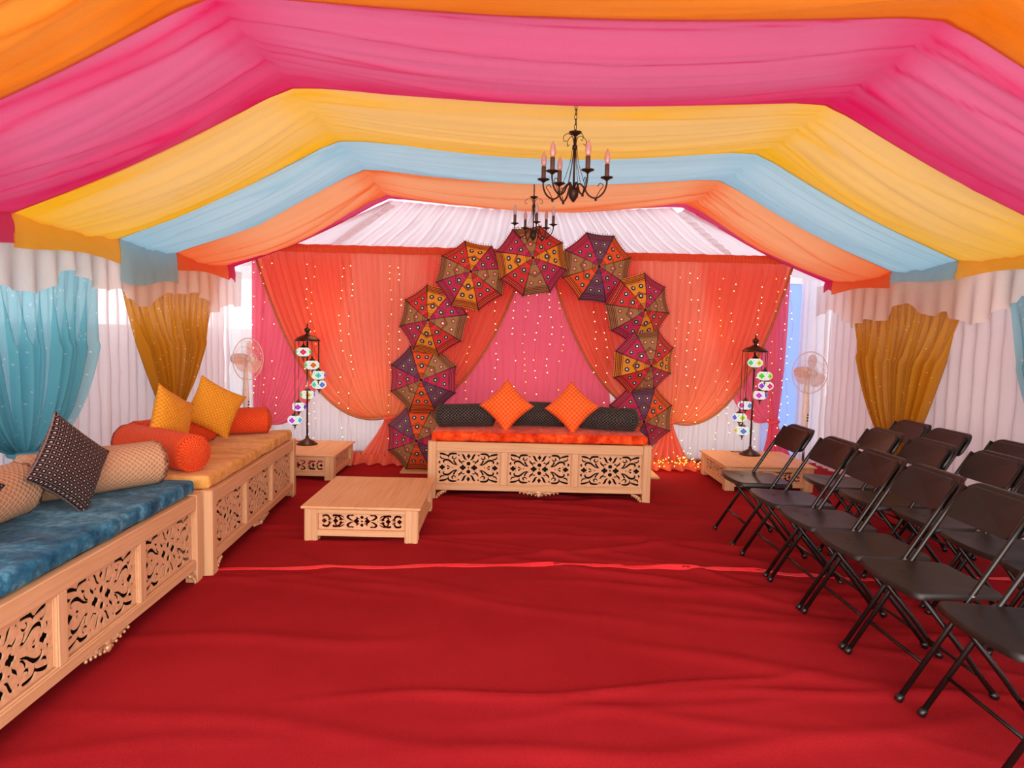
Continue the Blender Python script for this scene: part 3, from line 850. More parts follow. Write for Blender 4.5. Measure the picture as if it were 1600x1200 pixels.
def ornament(w, h, seed):
    """scrolled gilt carving hanging under a rail"""
    m = MB(); r_ = random.Random(seed)
    for sg in (-1, 1):
        x = 0
        for k_ in range(5):
            cx = sg*w*(.08+.2*k_); cz = -h*(.55-.09*k_)
            pts = [(cx+sg*w*.07*(1-q/9)*cos(q*.8), -.006-.004*sin(q), cz+h*.28*(1-q/9)*sin(q*.8)) for q in range(9)]
            m.tube(pts, [.006*(1-.07*q) for q in range(9)], 6)
            m.ball((cx+sg*w*.09, -.01, cz-h*.12), .0085, 7, 4)
        m.tube([(0, -.006, -h*.2), (sg*w*.5, -.01, -h*.35), (sg*w, -.006, -h*.08)], [.010, .007, .004], 6)
    m.ball((0, -.012, -h*.6), (.022, .012, .02), 8, 5); m.ball((0, -.01, -h*.25), (.03, .01, .018), 8, 5)
    return m


def daybed(loc, rz, label, matmattress, mlabel, seed):
    o = empty('daybed', loc, rz)
    def post(x, y, nm='leg'):
        m = MB().bb((0, 0, BH/2), (.07, .07, BH), .004); m.bb((0, 0, BH+.002), (.072, .072, .006), .002)
        p = m.build(nm, M['wood_z'], o); p.location = (x, y, 0); return p
    for x in (.035, BL-.035):
        for y in (.035, BD-.035): post(x, y)
    MB().bb((BL/2, .03, .46), (BL-.14, .05, .08), .004).build('top_rail', M['wood_x'], o)
    MB().bb((BL/2, .03, .105), (BL-.14, .05, .05), .004).build('bottom_rail', M['wood_x'], o)
    MB().bb((BL/2, BD-.03, .46), (BL-.14, .05, .08), .004).build('top_rail', M['wood_x'], o)
    MB().bb((BL/2, BD-.025, .26), (BL-.14, .012, .35), .003).build('back_board', M['wood_x'], o)
    for x in (.035, BL-.035):
        MB().bb((x, BD/2, .46), (.05, BD-.14, .08), .004).build('end_rail', M['wood_y'], o)
        MB().bb((x, BD/2, .26), (.014, BD-.14, .34), .003).build('end_board', M['wood_y'], o)
    for i in (1, 2):
        x = .07+PW*i+.055*(i-.5)
        MB().bb((x, .03, .275), (.055, .046, .29), .004).build('stile', M['wood_z'], o)
    for i in range(3):
        x = .07+PW*(i+.5)+.055*i
        f = link('fret_panel', FM_BED, o); f.rotation_euler = (pi/2, 0, 0); f.location = (x, .034, .275)
        mo = MB(); hw, hh_ = PW/2, PH/2
        for (cx, cz, sx, sz) in ((0, hh_-.004, PW, .008), (0, -hh_+.004, PW, .008), (-hw+.004, 0, .008, PH), (hw-.004, 0, .008, PH)):
            mo.bb((x+cx, .016, .275+cz), (sx, .012, sz), .003)
        mo.build('moulding', M['wood_x'], o)
    MB().bb((BL/2, .10, .26), (BL-.15, .008, .34), .002).build('shade_sheet', M['dark_board'], o)  # near-black sheet put in for the shade inside the frame
    MB().bb((BL/2, BD/2, .40), (BL-.15, BD-.12, .016), .003).build('base_board', M['dark_board'], o)
    c_ = ornament(.17, .06, 1).build('carved_ornament', M['gilt'], o, True); c_.location = (BL/2, .02, .088); tag(c_, 'pale gilt scroll carving')
    for x, sg in ((.07, 1), (BL-.07, -1)):
        m = MB()
        for q in range(5):
            m.ball((sg*.018*q+sg*.012, -.004, -.014-.055*(1-q/5)**2), (.013-.001*q, .01, .014-.001*q), 7, 4)
        m.tube([(sg*.004, 0, -.08), (sg*.02, 0, -.035), (sg*.05, 0, -.018), (sg*.10, 0, -.004)], [.006, .01, .008, .004], 6)
        c_ = m.build('carved_bracket', M['gilt'], o, True); c_.location = (x, .012, .082)
    tag(o, label, 'daybed', 'carved wooden daybeds')
    # mattress, lies in the frame
    mm = rbox((BL-.05, BD-.03, .078), .026, (40, 20, 5), lambda p: .006*nz(p[0]*6, p[1]*6, seed)+.003*nz(p[0]*25, p[1]*14, seed))
    me = bpy.data.meshes.new('mattress'); me.from_pydata(mm[0], [], mm[1]); me.materials.append(matmattress)
    me.polygons.foreach_set('use_smooth', [True]*len(me.polygons))
    q = link('mattress', me); q.rotation_euler = (0, 0, rz)
    R = Matrix.Rotation(rz, 4, 'Z'); off = R @ Vector((BL/2, BD/2+.012, .502+.041)); q.location = Vector(loc)+off
    tag(q, mlabel, 'mattress'); return o


def rbox(d, r, n, disp=None):
    hx, hy, hz = d[0]/2, d[1]/2, d[2]/2; V = {}; vs = []; fs = []
    def vid(p):
        key = tuple(round(x, 6) for x in p)
        if key not in V:
            V[key] = len(vs); q = Vector(p); inner = Vector((max(-hx+r, min(hx-r, q.x)), max(-hy+r, min(hy-r, q.y)), max(-hz+r, min(hz-r, q.z))))
            dd = q-inner
            if dd.length > 1e-9:
                m_ = max(abs(dd.x), abs(dd.y), abs(dd.z)); dd = dd.normalized()*r*min(1, m_/r*1.0)
            q2 = inner+dd
            if disp: q2 = q2*(1)+dd.normalized()*disp(q2) if dd.length > 1e-9 else q2+Vector((0, 0, 1 if q.z > 0 else -1))*disp(q2)
            vs.append(tuple(q2))
        return V[key]
    def co(h, k_, n_):
        # finer near the edges
        e = [-h, -h+r*.3, -h+r*.65, -h+r]; m_ = [-h+r+(2*h-2*r)*i/n_ for i in range(1, n_)]
        return e+m_+[h-r, h-r*.65, h-r*.3, h]
    X, Y, Z = co(hx, 0, n[0]), co(hy, 0, n[1]), co(hz, 0, n[2])
    for (A, B, fn) in ((X, Y, lambda a, b, s_: (a, b, s_*hz)), (Y, Z, lambda a, b, s_: (s_*hx, a, b)), (Z, X, lambda a, b, s_: (b, s_*hy, a))):
        for s_ in (-1, 1):
            for i in range(len(A)-1):
                for j in range(len(B)-1):
                    q = [vid(fn(A[i], B[j], s_)), vid(fn(A[i+1], B[j], s_)), vid(fn(A[i+1], B[j+1], s_)), vid(fn(A[i], B[j+1], s_))]
                    fs.append(tuple(q if s_ > 0 else q[::-1]))
    return vs, fs


daybed((-.655, 5.80, 0), 0, 'pale carved wooden daybed in the centre, in front of the umbrella arch', M['vel_orange'], 'orange crushed velvet mattress on the central daybed', 1)
daybed((-1.650, 1.895, 0), pi/2+radians(1.8), 'nearest pale carved wooden daybed along the left wall, carrying a blue mattress', M['vel_blue'], 'blue crushed velvet mattress on the nearest left daybed', 2)
daybed((-1.668, 3.86, 0), pi/2+radians(3.4), 'farther pale carved wooden daybed along the left wall, carrying a gold mattress', M['vel_gold'], 'gold velvet mattress on the farther left daybed', 3)


def low_table(loc, w, d, label, h=.25):
    o = empty('low_table', loc)
    MB().bb((w/2, d/2, h-.009), (w, d, .018), .004).build('table_top', M['wood_y'], o)
    lw = .085; i_ = .022
    m = MB().bb((0, 0, (h-.018)/2), (lw, lw, h-.018), .004)
    for s_ in (-1, 1):   # grooves as raised strips
        m.bb((s_*.027, -lw/2-.001, (h-.018)/2), (.022, .004, h-.02), .001); m.bb((s_*.027, lw/2+.001, (h-.018)/2), (.022, .004, h-.02), .001)
        m.bb((-lw/2-.001, s_*.027, (h-.018)/2), (.004, .022, h-.02), .001); m.bb((lw/2+.001, s_*.027, (h-.018)/2), (.004, .022, h-.02), .001)
    lm = m.mesh('leg', M['wood_z'])
    for x in (i_+lw/2, w-i_-lw/2):
        for y in (i_+lw/2, d-i_-lw/2):
            l = link('leg', lm, o); l.location = (x, y, 0)
    ph = .118
    fx = fret_mesh('fret_panel', P_TAB, w-2*i_-2*lw, ph); fy = fret_mesh('fret_panel', P_TAB, d-2*i_-2*lw, ph)
    zc = .14
    for y, in_ in ((i_+.02, 1), (d-i_-.02, -1)):
        f = link('fret_panel', fx, o); f.rotation_euler = (pi/2, 0, 0); f.location = (w/2, y+.012*in_, zc)
        MB().bb((w/2, y, zc+ph/2+.012), (w-2*i_-2*lw, .036, .028), .003).build('apron_rail', M['wood_x'], o)
        MB().bb((w/2, y, zc-ph/2-.02), (w-2*i_-2*lw, .036, .042), .003).build('apron_rail', M['wood_x'], o)
    for x, in_ in ((i_+.02, 1), (w-i_-.02, -1)):
        f = link('fret_panel', fy, o); f.rotation_euler = (pi/2, 0, pi/2); f.location = (x+.012*in_, d/2, zc)
        MB().bb((x, d/2, zc+ph/2+.012), (.036, d-2*i_-2*lw, .028), .003).build('apron_rail', M['wood_y'], o)
        MB().bb((x, d/2, zc-ph/2-.02), (.036, d-2*i_-2*lw, .042), .003).build('apron_rail', M['wood_y'], o)
    tag(o, label, 'table', 'low wooden fretwork tables'); return o


low_table((-1.365, 4.525, 0), .81, .97, 'low pale wooden fretwork coffee table standing alone on the open carpet')
low_table((-2.40, 6.40, 0), .80, .86, 'low pale wooden fretwork side table under the left mosaic lamp')
low_table((2.09, 6.34, 0), .88, .86, 'low pale wooden fretwork side table under the right mosaic lamp')

# ------------------------------------------------------------------ cushions and bolsters
def cushion_mesh(name, size, th, mat, seed=0, n=22):
    me = bpy.data.meshes.new(name); vs = []; fs = []; uv = []
    for s_ in (1, -1):
        for j in range(n+1):
            for i in range(n+1):
                u, v = 2*i/n-1, 2*j/n-1
                pin = 1-.10*(1-v*v)**1.0*abs(u)**3; pin2 = 1-.10*(1-u*u)*abs(v)**3
                t_ = th/2*((1-abs(u)**2.6)*(1-abs(v)**2.6))**.55+(.004*nz(u*3, v*3, seed+s_) if abs(u) < .95 and abs(v) < .95 else 0)
                if abs(abs(u)-1) < 1e-6 or abs(abs(v)-1) < 1e-6: t_ = .004
                vs.append((u*size/2*pin, v*size/2*pin2, s_*t_)); uv.append(((u+1)/2, (v+1)/2))
    N = (n+1)**2
    for s_ in (0, 1):
        for j in range(n):
            for i in range(n):
                q = [s_*N+j*(n+1)+i, s_*N+j*(n+1)+i+1, s_*N+(j+1)*(n+1)+i+1, s_*N+(j+1)*(n+1)+i]; fs.append(tuple(q if s_ == 0 else q[::-1]))
    for k_ in range(n):
        for (a, b) in (((k_, 0), (k_+1, 0)), ((n, k_), (n, k_+1)), ((n-k_, n), (n-k_-1, n)), ((0, n-k_), (0, n-k_-1))):
            A, B = a[1]*(n+1)+a[0], b[1]*(n+1)+b[0]; fs.append((A+N, B+N, B, A))
    me.from_pydata(vs, [], fs); me.materials.append(mat)
    l = me.uv_layers.new(name='UVMap')
    for lp in me.loops: l.data[lp.index].uv = uv[lp.vertex_index]
    me.polygons.foreach_set('use_smooth', [True]*len(me.polygons)); me.update(); return me


def cushion(me, center, up, normal, label, group=None):
    """diamond standing on a corner: 'up' is the diagonal direction, normal the face direction"""
    o = link('cushion', me); n_ = Vector(normal).normalized(); d = Vector(up); d = (d-n_*d.dot(n_)).normalized(); s_ = d.cross(n_)
    ax = (d+s_).normalized(); ay = n_.cross(ax)
    o.matrix_world = Matrix(((ax.x, ay.x, n_.x, center[0]), (ax.y, ay.y, n_.y, center[1]), (ax.z, ay.z, n_.z, center[2]), (0, 0, 0, 1)))
    tag(o, label, 'cushion', group); return o


def bolster(pts, r, mat, label, group, seed=0, flat=.0, endpuff=.05):
    P = cat_rom(pts, 10); m = len(P); n = 22; vs = []; uvr = []
    Ls = [0]
    for i in range(1, m): Ls.append(Ls[-1]+(P[i]-P[i-1]).length)
    L = Ls[-1]; rings = []
    # cap profile: extra rings from centre out
    def frame(i):
        d = (P[min(i+1, m-1)]-P[max(i-1, 0)]).normalized(); s_ = d.cross(Vector((0, 0, 1))).normalized(); return d, s_, s_.cross(d)
    d0, s0, u0 = frame(0); d1, s1, u1 = frame(m-1)
    for q in (.02, .3, .62, .84, .95): rings.append((P[0]-d0*(-.012+endpuff*(1-((q)**3)))*1.0+d0*.0, s0, u0, r*q, -.1*(1-q)))
    for i in range(m):
        d, s_, u_ = frame(i); rings.append((P[i], s_, u_, r*(1 if 0 < i < m-1 else .985), Ls[i]))
    for q in (.95, .84, .62, .3, .02): rings.append((P[-1]+d1*(-.012+endpuff*(1-q**3)), s1, u1, r*q, L+.1*(1-q)))
    for k_, (c_, s_, u_, rr_, l_) in enumerate(rings):
        for j in range(n):
            a = 2*pi*j/n; w_ = 1+.03*nz(l_*7, cos(a)*1.5, sin(a)*1.5+seed)
            if k_ < 6 or k_ > len(rings)-7: w_ += .05*sin(a*11+seed)*(1 if .2 < rr_/r < .99 else 0)
            zz = u_*sin(a)*rr_*w_; 
            p = c_+s_*cos(a)*rr_*w_+zz
            if sin(a) < -.6 and flat: p.z = max(p.z, c_.z-r*(1-flat))
            vs.append(tuple(p)); uvr.append((j/n*2*pi*r*2.2, l_*2.2))
    fs = []; K = len(rings)
    for i in range(K-1):
        for j in range(n): fs.append((i*n+j, i*n+(j+1) % n, (i+1)*n+(j+1) % n, (i+1)*n+j))
    fs += [tuple(range(n))[::-1], tuple((K-1)*n+j for j in range(n))]
    me = bpy.data.meshes.new('bolster'); me.from_pydata(vs, [], fs); me.materials.append(mat); l = me.uv_layers.new(name='UVMap')
    for pl in me.polygons:
        js = [me.loops[li].vertex_index % n for li in pl.loop_indices]
        for li in pl.loop_indices:
            vi = me.loops[li].vertex_index; u_, v_ = uvr[vi]
            if vi % n == 0 and max(js) == n-1: u_ = 2*pi*r*2.2
            l.data[li].uv = (u_, v_)
    me.polygons.foreach_set('use_smooth', [True]*len(me.polygons)); me.update()
    o = link('bolster', me); tag(o, label, 'bolster', group); return o


ZM = .655   # mattress top
gB = 'round bolster cushions'
BZ = ZM-.006
cm_o = cushion_mesh('cushion', .35, .13, M['orange_cush'], 1); cm_b = cushion_mesh('cushion', .36, .13, M['black_cush'], 2); cm_g = cushion_mesh('cushion', .36, .13, M['gold_cush'], 3)
MT = .579
bolster([(-.60, 6.16, MT+.105), (-.38, 6.20, MT+.108), (-.12, 6.27, MT+.11)], .105, M['black_bol'], 'black and silver bolster at the left end of the central daybed', gB, 1, .06)
bolster([(.03, 6.36, MT+.115), (.28, 6.38, MT+.115), (.56, 6.36, MT+.115)], .115, M['black_bol'], 'black and silver bolster in the middle of the central daybed, behind the two orange cushions', gB, 2, .06)
bolster([(.70, 6.26, MT+.11), (.95, 6.18, MT+.108), (1.18, 6.12, MT+.108)], .105, M['black_bol'], 'black and silver bolster at the right end of the central daybed', gB, 3, .06)
cushion(cm_o, (.013, 6.08, .795), (.02, .30, 1), (-.1, -1, .30), 'bright orange quilted cushion on the central daybed, the left one of the pair', 'orange diamond cushions')
cushion(cm_o, (.60, 6.06, .795), (-.03, .30, 1), (-.12, -1, .30), 'bright orange quilted cushion on the central daybed, the right one of the pair', 'orange diamond cushions')
bolster([(-1.90, 3.70, MT+.12), (-2.08, 3.44, MT+.12), (-2.28, 3.18, MT+.12)], .118, M['beige_bol'], 'beige netted bolster beside the black cushion, at the far end of the blue daybed', gB, 4, .05)
bolster([(-2.17, 3.02, MT+.125), (-2.18, 2.75, MT+.122), (-2.25, 2.35, MT+.122)], .12, M['beige_bol'], 'beige netted bolster lying left of the black cushion on the blue daybed', gB, 5, .05)
cushion(cm_b, (-2.0, 3.12, .795), (-.28, -.04, 1), (.97, -.14, .22), 'black and silver beaded cushion standing on its corner on the blue daybed', None)
cushion(cm_b, (-2.05, 2.42, .80), (-.3, .1, 1), (.8, -.3, .3), 'second black beaded cushion cut off at the left edge of the view', None)
bolster([(-1.83, 3.99, MT+.115), (-2.10, 4.16, MT+.118), (-2.42, 4.36, MT+.118)], .113, M['orange_bol'], 'burnt orange bolster at the near end of the gold daybed', gB, 6, .05)
bolster([(-2.48, 4.55, MT+.112), (-2.36, 4.85, MT+.11), (-2.22, 5.10, MT+.11)], .105, M['orange_bol'], 'burnt orange bolster half hidden behind the mustard cushions', gB, 7, .05)
bolster([(-2.40, 5.36, MT+.11), (-2.12, 5.47, MT+.11), (-1.95, 5.56, MT+.11)], .108, M['orange_bol'], 'burnt orange bolster at the far end of the gold daybed', gB, 8, .05)
cushion(cm_g, (-2.17, 4.42, .835), (-.26, -.30, 1), (.95, -.15, .12), 'mustard quilted cushion on the gold daybed, the nearer and narrower looking one', None)
cushion(cm_g, (-2.13, 4.98, .85), (-.26, -.12, 1), (.72, -.72, .25), 'mustard quilted cushion on the gold daybed, the farther one leaning on the orange bolster', None)

# ------------------------------------------------------------------ umbrellas on their arch
UR = .360; UD = .15; HA = pi/8


def upt(r, ph, u):
    """r radial 0..1, u -1..1 across the gore; polar angle inside the gore"""
    a = u*HA; rim = cos(HA)/cos(a)*(1-.03*(1-u*u)); rr_ = r*rim*UR
    z = UD*(1-r**1.7)-.012*(1-u*u)*r
    return Vector((rr_*cos(a+ph), rr_*sin(a+ph), z))


def gore_mesh(colr):
    nr, nt = 10, 6; vs = []; fs = []; uv = []
    for i in range(nr+1):
        for j in range(nt+1):
            r = .01+.99*i/nr; u = 2*j/nt-1; vs.append(tuple(upt(r, 0, u))); uv.append(((u+1)/2, r))
    for i in range(nr):
        for j in range(nt): fs.append((i*(nt+1)+j, (i+1)*(nt+1)+j, (i+1)*(nt+1)+j+1, i*(nt+1)+j+1))
    me = bpy.data.meshes.new('panel'); me.from_pydata(vs, [], fs); me.materials.append(GORE[colr]); l = me.uv_layers.new(name='UVMap')
    for lp in me.loops: l.data[lp.index].uv = uv[lp.vertex_index]
    me.polygons.foreach_set('use_smooth', [True]*len(me.polygons)); me.update(); return me


def mirror_mesh(ring):
    mb = MB()
    for (r, u) in ((.42, 0), (.68, -.48), (.68, .48)):
        c = upt(r, 0, u); e = .01; nr_ = ((upt(r+e, 0, u)-c).cross(upt(r, 0, u+e)-c)).normalized()
        if nr_.z < 0: nr_ = -nr_
        ax = (upt(r+e, 0, u)-c).normalized(); ay = nr_.cross(ax)
        for q, (rad, h) in enumerate(((.0265, .0025), (.022, .0045), (.0095, .0065))):
            mb.cm = q; rad *= 1.1 if r < .5 else 1; N = 12
            vs = [c+nr_*h+ax*rad*cos(2*pi*k_/N)+ay*rad*sin(2*pi*k_/N) for k_ in range(N)]+[c+ax*rad*cos(2*pi*k_/N)+ay*rad*sin(2*pi*k_/N) for k_ in range(N)]
            mb.add(vs, [tuple(range(N))]+[(k_+N, (k_+1) % N+N, (k_+1) % N, k_) for k_ in range(N)])
    return mb.mesh('mirror_work', [M['ring_light'], ring, M['mirror']])


GM = {c_: gore_mesh(c_) for c_ in GORE}
MM = {'dark': mirror_mesh(M['ring_dark']), 'red': mirror_mesh(M['ring_red'])}
RIBM = MB().tube([upt(r/8+.002, HA, 0) if False else Vector((UR*r/8*cos(HA), UR*r/8*sin(HA), UD*(1-(r/8)**1.7)+.001)) for r in range(9)], .0022, 5).mesh('rib', M['ring_dark'])
mb = MB()
for g_ in range(8):
    for j in range(11):
        u = -1+2*(j+.5)/11; p = upt(1, g_*pi/4, u); d = Vector((p.x, p.y, 0)).normalized()
        mb.tube([p-d*.004, p+d*.010, p+d*.017], [.0018, .0016, .0034], 4)
FRM = mb.mesh('fringe', M['fringe'])
FINM = MB().lathe([(.016, UD-.012), (.014, UD), (.006, UD+.006), (.004, UD+.03), (.001, UD+.035)], 8).mesh('finial', M['ring_dark'])
SHM = MB().tube([(0, 0, UD-.01), (0, 0, -.10)], .005, 8).lathe([(.005, -.10), (.011, -.11), (.011, -.16), (.004, -.17)], 8).mesh('handle', M['bronze'])


def umbrella(x, y, z, seq, a0, tx, tz, label):
    """tx, tz: how far the apex is turned right / up as seen from the front"""
    o = empty('umbrella', (x, y, z))
    n_ = Vector((tx, -1, tz)).normalized(); upv = Vector((0, 0, 1)); r_ = Vector((1, 0, 0)); r_ = (r_-n_*r_.dot(n_)).normalized(); u_ = n_.cross(r_)
    o.rotation_euler = Matrix(((r_.x, u_.x, n_.x), (r_.y, u_.y, n_.y), (r_.z, u_.z, n_.z))).to_euler()
    for g_ in range(8):
        ang = radians(a0+45*g_); c_ = seq[g_ % len(seq)]
        p = link('panel', GM[c_], o); p.rotation_euler = (0, 0, ang); tag(p, c_+' embroidered panel')
        q = link('mirror_work', MM['red' if c_ == 'olive' else 'dark'], p); tag(q, kind='stuff')
        rb = link('rib', RIBM, o); rb.rotation_euler = (0, 0, ang)
    f = link('fringe', FRM, o); f.rotation_euler = (0, 0, radians(a0)); tag(f, kind='stuff')
    link('finial', FINM, o); link('handle', SHM, o)
    tag(o, label, 'umbrella', 'embroidered umbrellas of the arch'); return o


S1 = ['orange', 'purple', 'magenta', 'olive']; S2 = ['yellow', 'red', 'olive', 'magenta']
UM = [(-.870, 6.93, .345, S1, 90, -.1, 0, 'embroidered umbrella lowest on the left of the arch, partly behind the central daybed'),
      (-.832, 6.86, .965, S1, 90, -.03, 0, 'embroidered umbrella second from the floor on the left of the arch, orange panel upward'),
      (-.735, 6.79, 1.555, S2, 78, -.2, .0, 'embroidered umbrella third from the floor on the left, yellow panel upward'),
      (-.358, 6.73, 2.00, S2, 80, 0, .18, 'embroidered umbrella just left of the topmost one'),
      (.222, 6.67, 2.15, S2, 10, .06, .10, 'topmost embroidered umbrella of the arch, behind the rear chandelier'),
      (.862, 6.73, 2.105, S1, 40, .06, .0, 'embroidered umbrella just right of the topmost one, with purple panels'),
      (1.295, 6.78, 1.72, S2, 105, .30, -.12, 'embroidered umbrella third from the floor on the right, yellow panel at its upper left'),
      (1.385, 6.84, 1.185, S2, 0, .35, -.2, 'embroidered umbrella second from the floor on the right, yellow panel on its left'),
      (1.385, 6.92, .61, S1, 45, .1, -.12, 'embroidered umbrella lowest on the right of the arch, with purple panel upward')]
for a in UM: umbrella(*a)
o = empty('arch_frame', (.28, 7.1, 0))
pts = [(-1.16, 0, .02), (-1.16, 0, .6)]+[(-1.15*cos(pi*i/20), 0, 1.05+1.12*sin(pi*i/20)) for i in range(21)]+[(1.16, 0, .6), (1.16, 0, .02)]
MB().tube(pts, .013, 8).build('arch_tube', M['blackmetal'], o, True)
for x in (-1.16, 1.14):
    p = MB().bb((x, -.08, .011), (.34, .42, .02), .003).build('base_board', M['wood_x'], o); tag(p, 'wooden base board')
tag(o, 'slim metal arch frame on two wooden base boards, carrying the umbrellas', 'arch frame')

# ------------------------------------------------------------------ mosaic floor lamps
LAMP_S = [(-105, 1.207), (-52, 1.078), (-12, .972), (35, .868), (105, .755), (150, .633), (205, .510)]
def glob_mesh():
    n, m = 20, 10; vs = []; uv = []; fs = []
    for i in range(m+1):
        th = pi*(.12+.76*i/m)
        for j in range(n+1): a = 2*pi*j/n; vs.append((.076*sin(th)*cos(a), .076*sin(th)*sin(a), -.05*cos(th))); uv.append((j/n, i/m))
    for i in range(m):
        for j in range(n): fs.append((i*(n+1)+j, i*(n+1)+j+1, (i+1)*(n+1)+j+1, (i+1)*(n+1)+j))
    me = bpy.data.meshes.new('glass_globe'); me.from_pydata(vs, [], fs); me.materials.append(M['globe']); l = me.uv_layers.new(name='UVMap')
    for lp in me.loops: l.data[lp.index].uv = uv[lp.vertex_index]
    me.polygons.foreach_set('use_smooth', [True]*len(me.polygons)); me.update(); return me
GLM = glob_mesh()
CAPM = MB().lathe([(.004, .085), (.010, .08), (.008, .068), (.014, .064), (.032, .050), (.040, .040), (.038, .036), (.002, .037)], 14).mesh('cap', M['bronze'], True)
FNM = MB().lathe([(.002, -.10), (.005, -.092), (.003, -.085), (.010, -.075), (.005, -.066), (.016, -.060), (.034, -.044), (.034, -.040), (.002, -.042)], 14).mesh('finial', M['bronze'], True)


def mosaic_lamp(loc, label, rz=0):
    o = empty('mosaic_lamp', loc, rz); z0 = loc[2]
    MB().lathe([(.105, 0), (.108, .008), (.10, .016), (.085, .022), (.075, .034), (.045, .046), (.030, .058), (.020, .062), (.016, .085), (.011, .09)], 24).build('base', M['bronze'], o, True)
    MB().tube([(0, 0, .085), (0, 0, 1.10)], .0095, 10).build('pole', M['bronze'], o, True)
    MB().lathe([(.126, 1.065), (.130, 1.070), (.122, 1.082), (.10, 1.10), (.06, 1.118), (.035, 1.128), (.022, 1.135), (.014, 1.15), (.028, 1.165), (.034, 1.18), (.026, 1.195), (.010, 1.205), (.006, 1.22), (.010, 1.228), (.002, 1.25)], 24).build('canopy', M['bronze'], o, True)
    for ang, z in LAMP_S:
        a = radians(ang); x, y = .122*cos(a), .122*sin(a); zz = z-z0
        if ang == -105: x, y = x*.6, y*.6
        g = link('glass_globe', GLM, o); g.location = (x, y, zz); g.rotation_euler = (0, 0, ang)
        c_ = link('cap', CAPM, g); f_ = link('finial', FNM, g)
        MB().tube([(x, y, zz+.08), (x, y, 1.072)], .0035, 6).build('rod', M['bronze'], o)
    MB().tube([(.0, .09, .01), (-.06, .14, .006), (-.12, .10, .012), (-.16, .12, .012)], .004, 6).build('cord', M['blackmetal'], o, True)
    l = bpy.data.lights.new('lamp_glow', 'POINT'); l.energy = 2.5; l.color = (1, .8, .55); l.shadow_soft_size = .06
    lo = bpy.data.objects.new('lamp_glow', l); COL.objects.link(lo); lo.parent = o; lo.location = (0.02, -.05, .62)
    tag(o, label, 'lamp', 'spiral mosaic lamps'); return o


mosaic_lamp((-2.035, 6.98, .25), 'bronze mosaic lamp with seven lit glass globes on the left side table')
mosaic_lamp((2.545, 6.95, .25), 'bronze mosaic lamp with seven lit glass globes on the right side table')

# ------------------------------------------------------------------ pedestal fans
def fan(loc, rz, hz, label, tilt=0):
    o = empty('pedestal_fan', loc, rz)
    MB().lathe([(.19, 0), (.19, .012), (.16, .025), (.05, .035), (.025, .06), (.012, .065)], 24).build('base', M['fanwhite'], o, True)
    MB().tube([(0, 0, .06), (0, 0, .45)], .013, 10).build('pole', M['steel'], o, True)
    MB().lathe([(.016, .42), (.026, .44), (.030, .6), (.036, .70), (.03, .78), (.02, hz-.08), (.022, hz-.04)], 14).build('control_column', M['fanwhite'], o, True)
    for k_ in range(3): MB().tube([(0, -.028, .60+.03*k_), (0, -.042, .60+.03*k_)], .008, 8).build('button', M['blackmetal'], o)
    R = Matrix.Rotation(pi/2, 3, 'X')
    MB().lathe([(.02, -.17), (.045, -.165), (.055, -.12), (.058, -.03), (.05, 0), (.03, .01)], 16, (0, 0, hz), R).build('motor', M['fanwhite'], o, True)
    bl = MB().lathe([(.03, .02), (.028, .05), (.01, .06)], 14, (0, 0, hz), R)
    hub = bl.build('hub', M['fanwhite'], o, True)
    for k_ in range(3):
        a0 = radians(80+120*k_); vs = []; n_ = 14
        for ring_, rr_ in enumerate((.0, .4, .8, 1.0)):
            for j in range(n_):
                a = 2*pi*j/n_; cx = .105; u = cx+.085*rr_*cos(a); w_ = .075*rr_*sin(a)*(1+.3*cos(a)); z_ = w_*.35
                vs.append((u*cos(a0)-w_*sin(a0), -.035-z_, hz+u*sin(a0)+w_*cos(a0)))
        m = MB(); fs = [(i*n_+j, i*n_+(j+1) % n_, (i+1)*n_+(j+1) % n_, (i+1)*n_+j) for i in range(3) for j in range(n_)]
        m.add(vs, fs); m.build('blade', M['blade'], o, True)
    g = MB()
    for (rad, yy, th) in ((.215, -.035, .005), (.13, -.085, .002), (.05, -.095, .003), (.13, .02, .002)):
        g.tube([(rad*cos(2*pi*i/40), yy, hz+rad*sin(2*pi*i/40)) for i in range(41)], th, 5)
    for i in range(36):
        a = 2*pi*i/36
        g.tube([(.03*cos(a), -.095, hz+.03*sin(a)), (.12*cos(a), -.088, hz+.12*sin(a)), (.19*cos(a), -.062, hz+.19*sin(a)), (.215*cos(a), -.035, hz+.215*sin(a)), (.18*cos(a), .005, hz+.18*sin(a)), (.06*cos(a), .03, hz+.06*sin(a))], .0009, 3, False)
    tag(g.build('guard', M['fanwhite'], o), kind='stuff')
    g = MB().lathe([(.035, -.001), (.03, .004), (.001, .005)], 14, (0, -.095, hz), R).build('badge', M['fanwhite'], o, True)
    tag(o, label, 'fan', 'white pedestal fans'); return o


fan((-2.68, 7.02, .015), radians(68), 1.10, 'white pedestal fan turned sideways behind the left daybed corner')
fan((3.13, 7.02, .015), radians(14), 1.10, 'white pedestal fan facing forward in the right back corner')

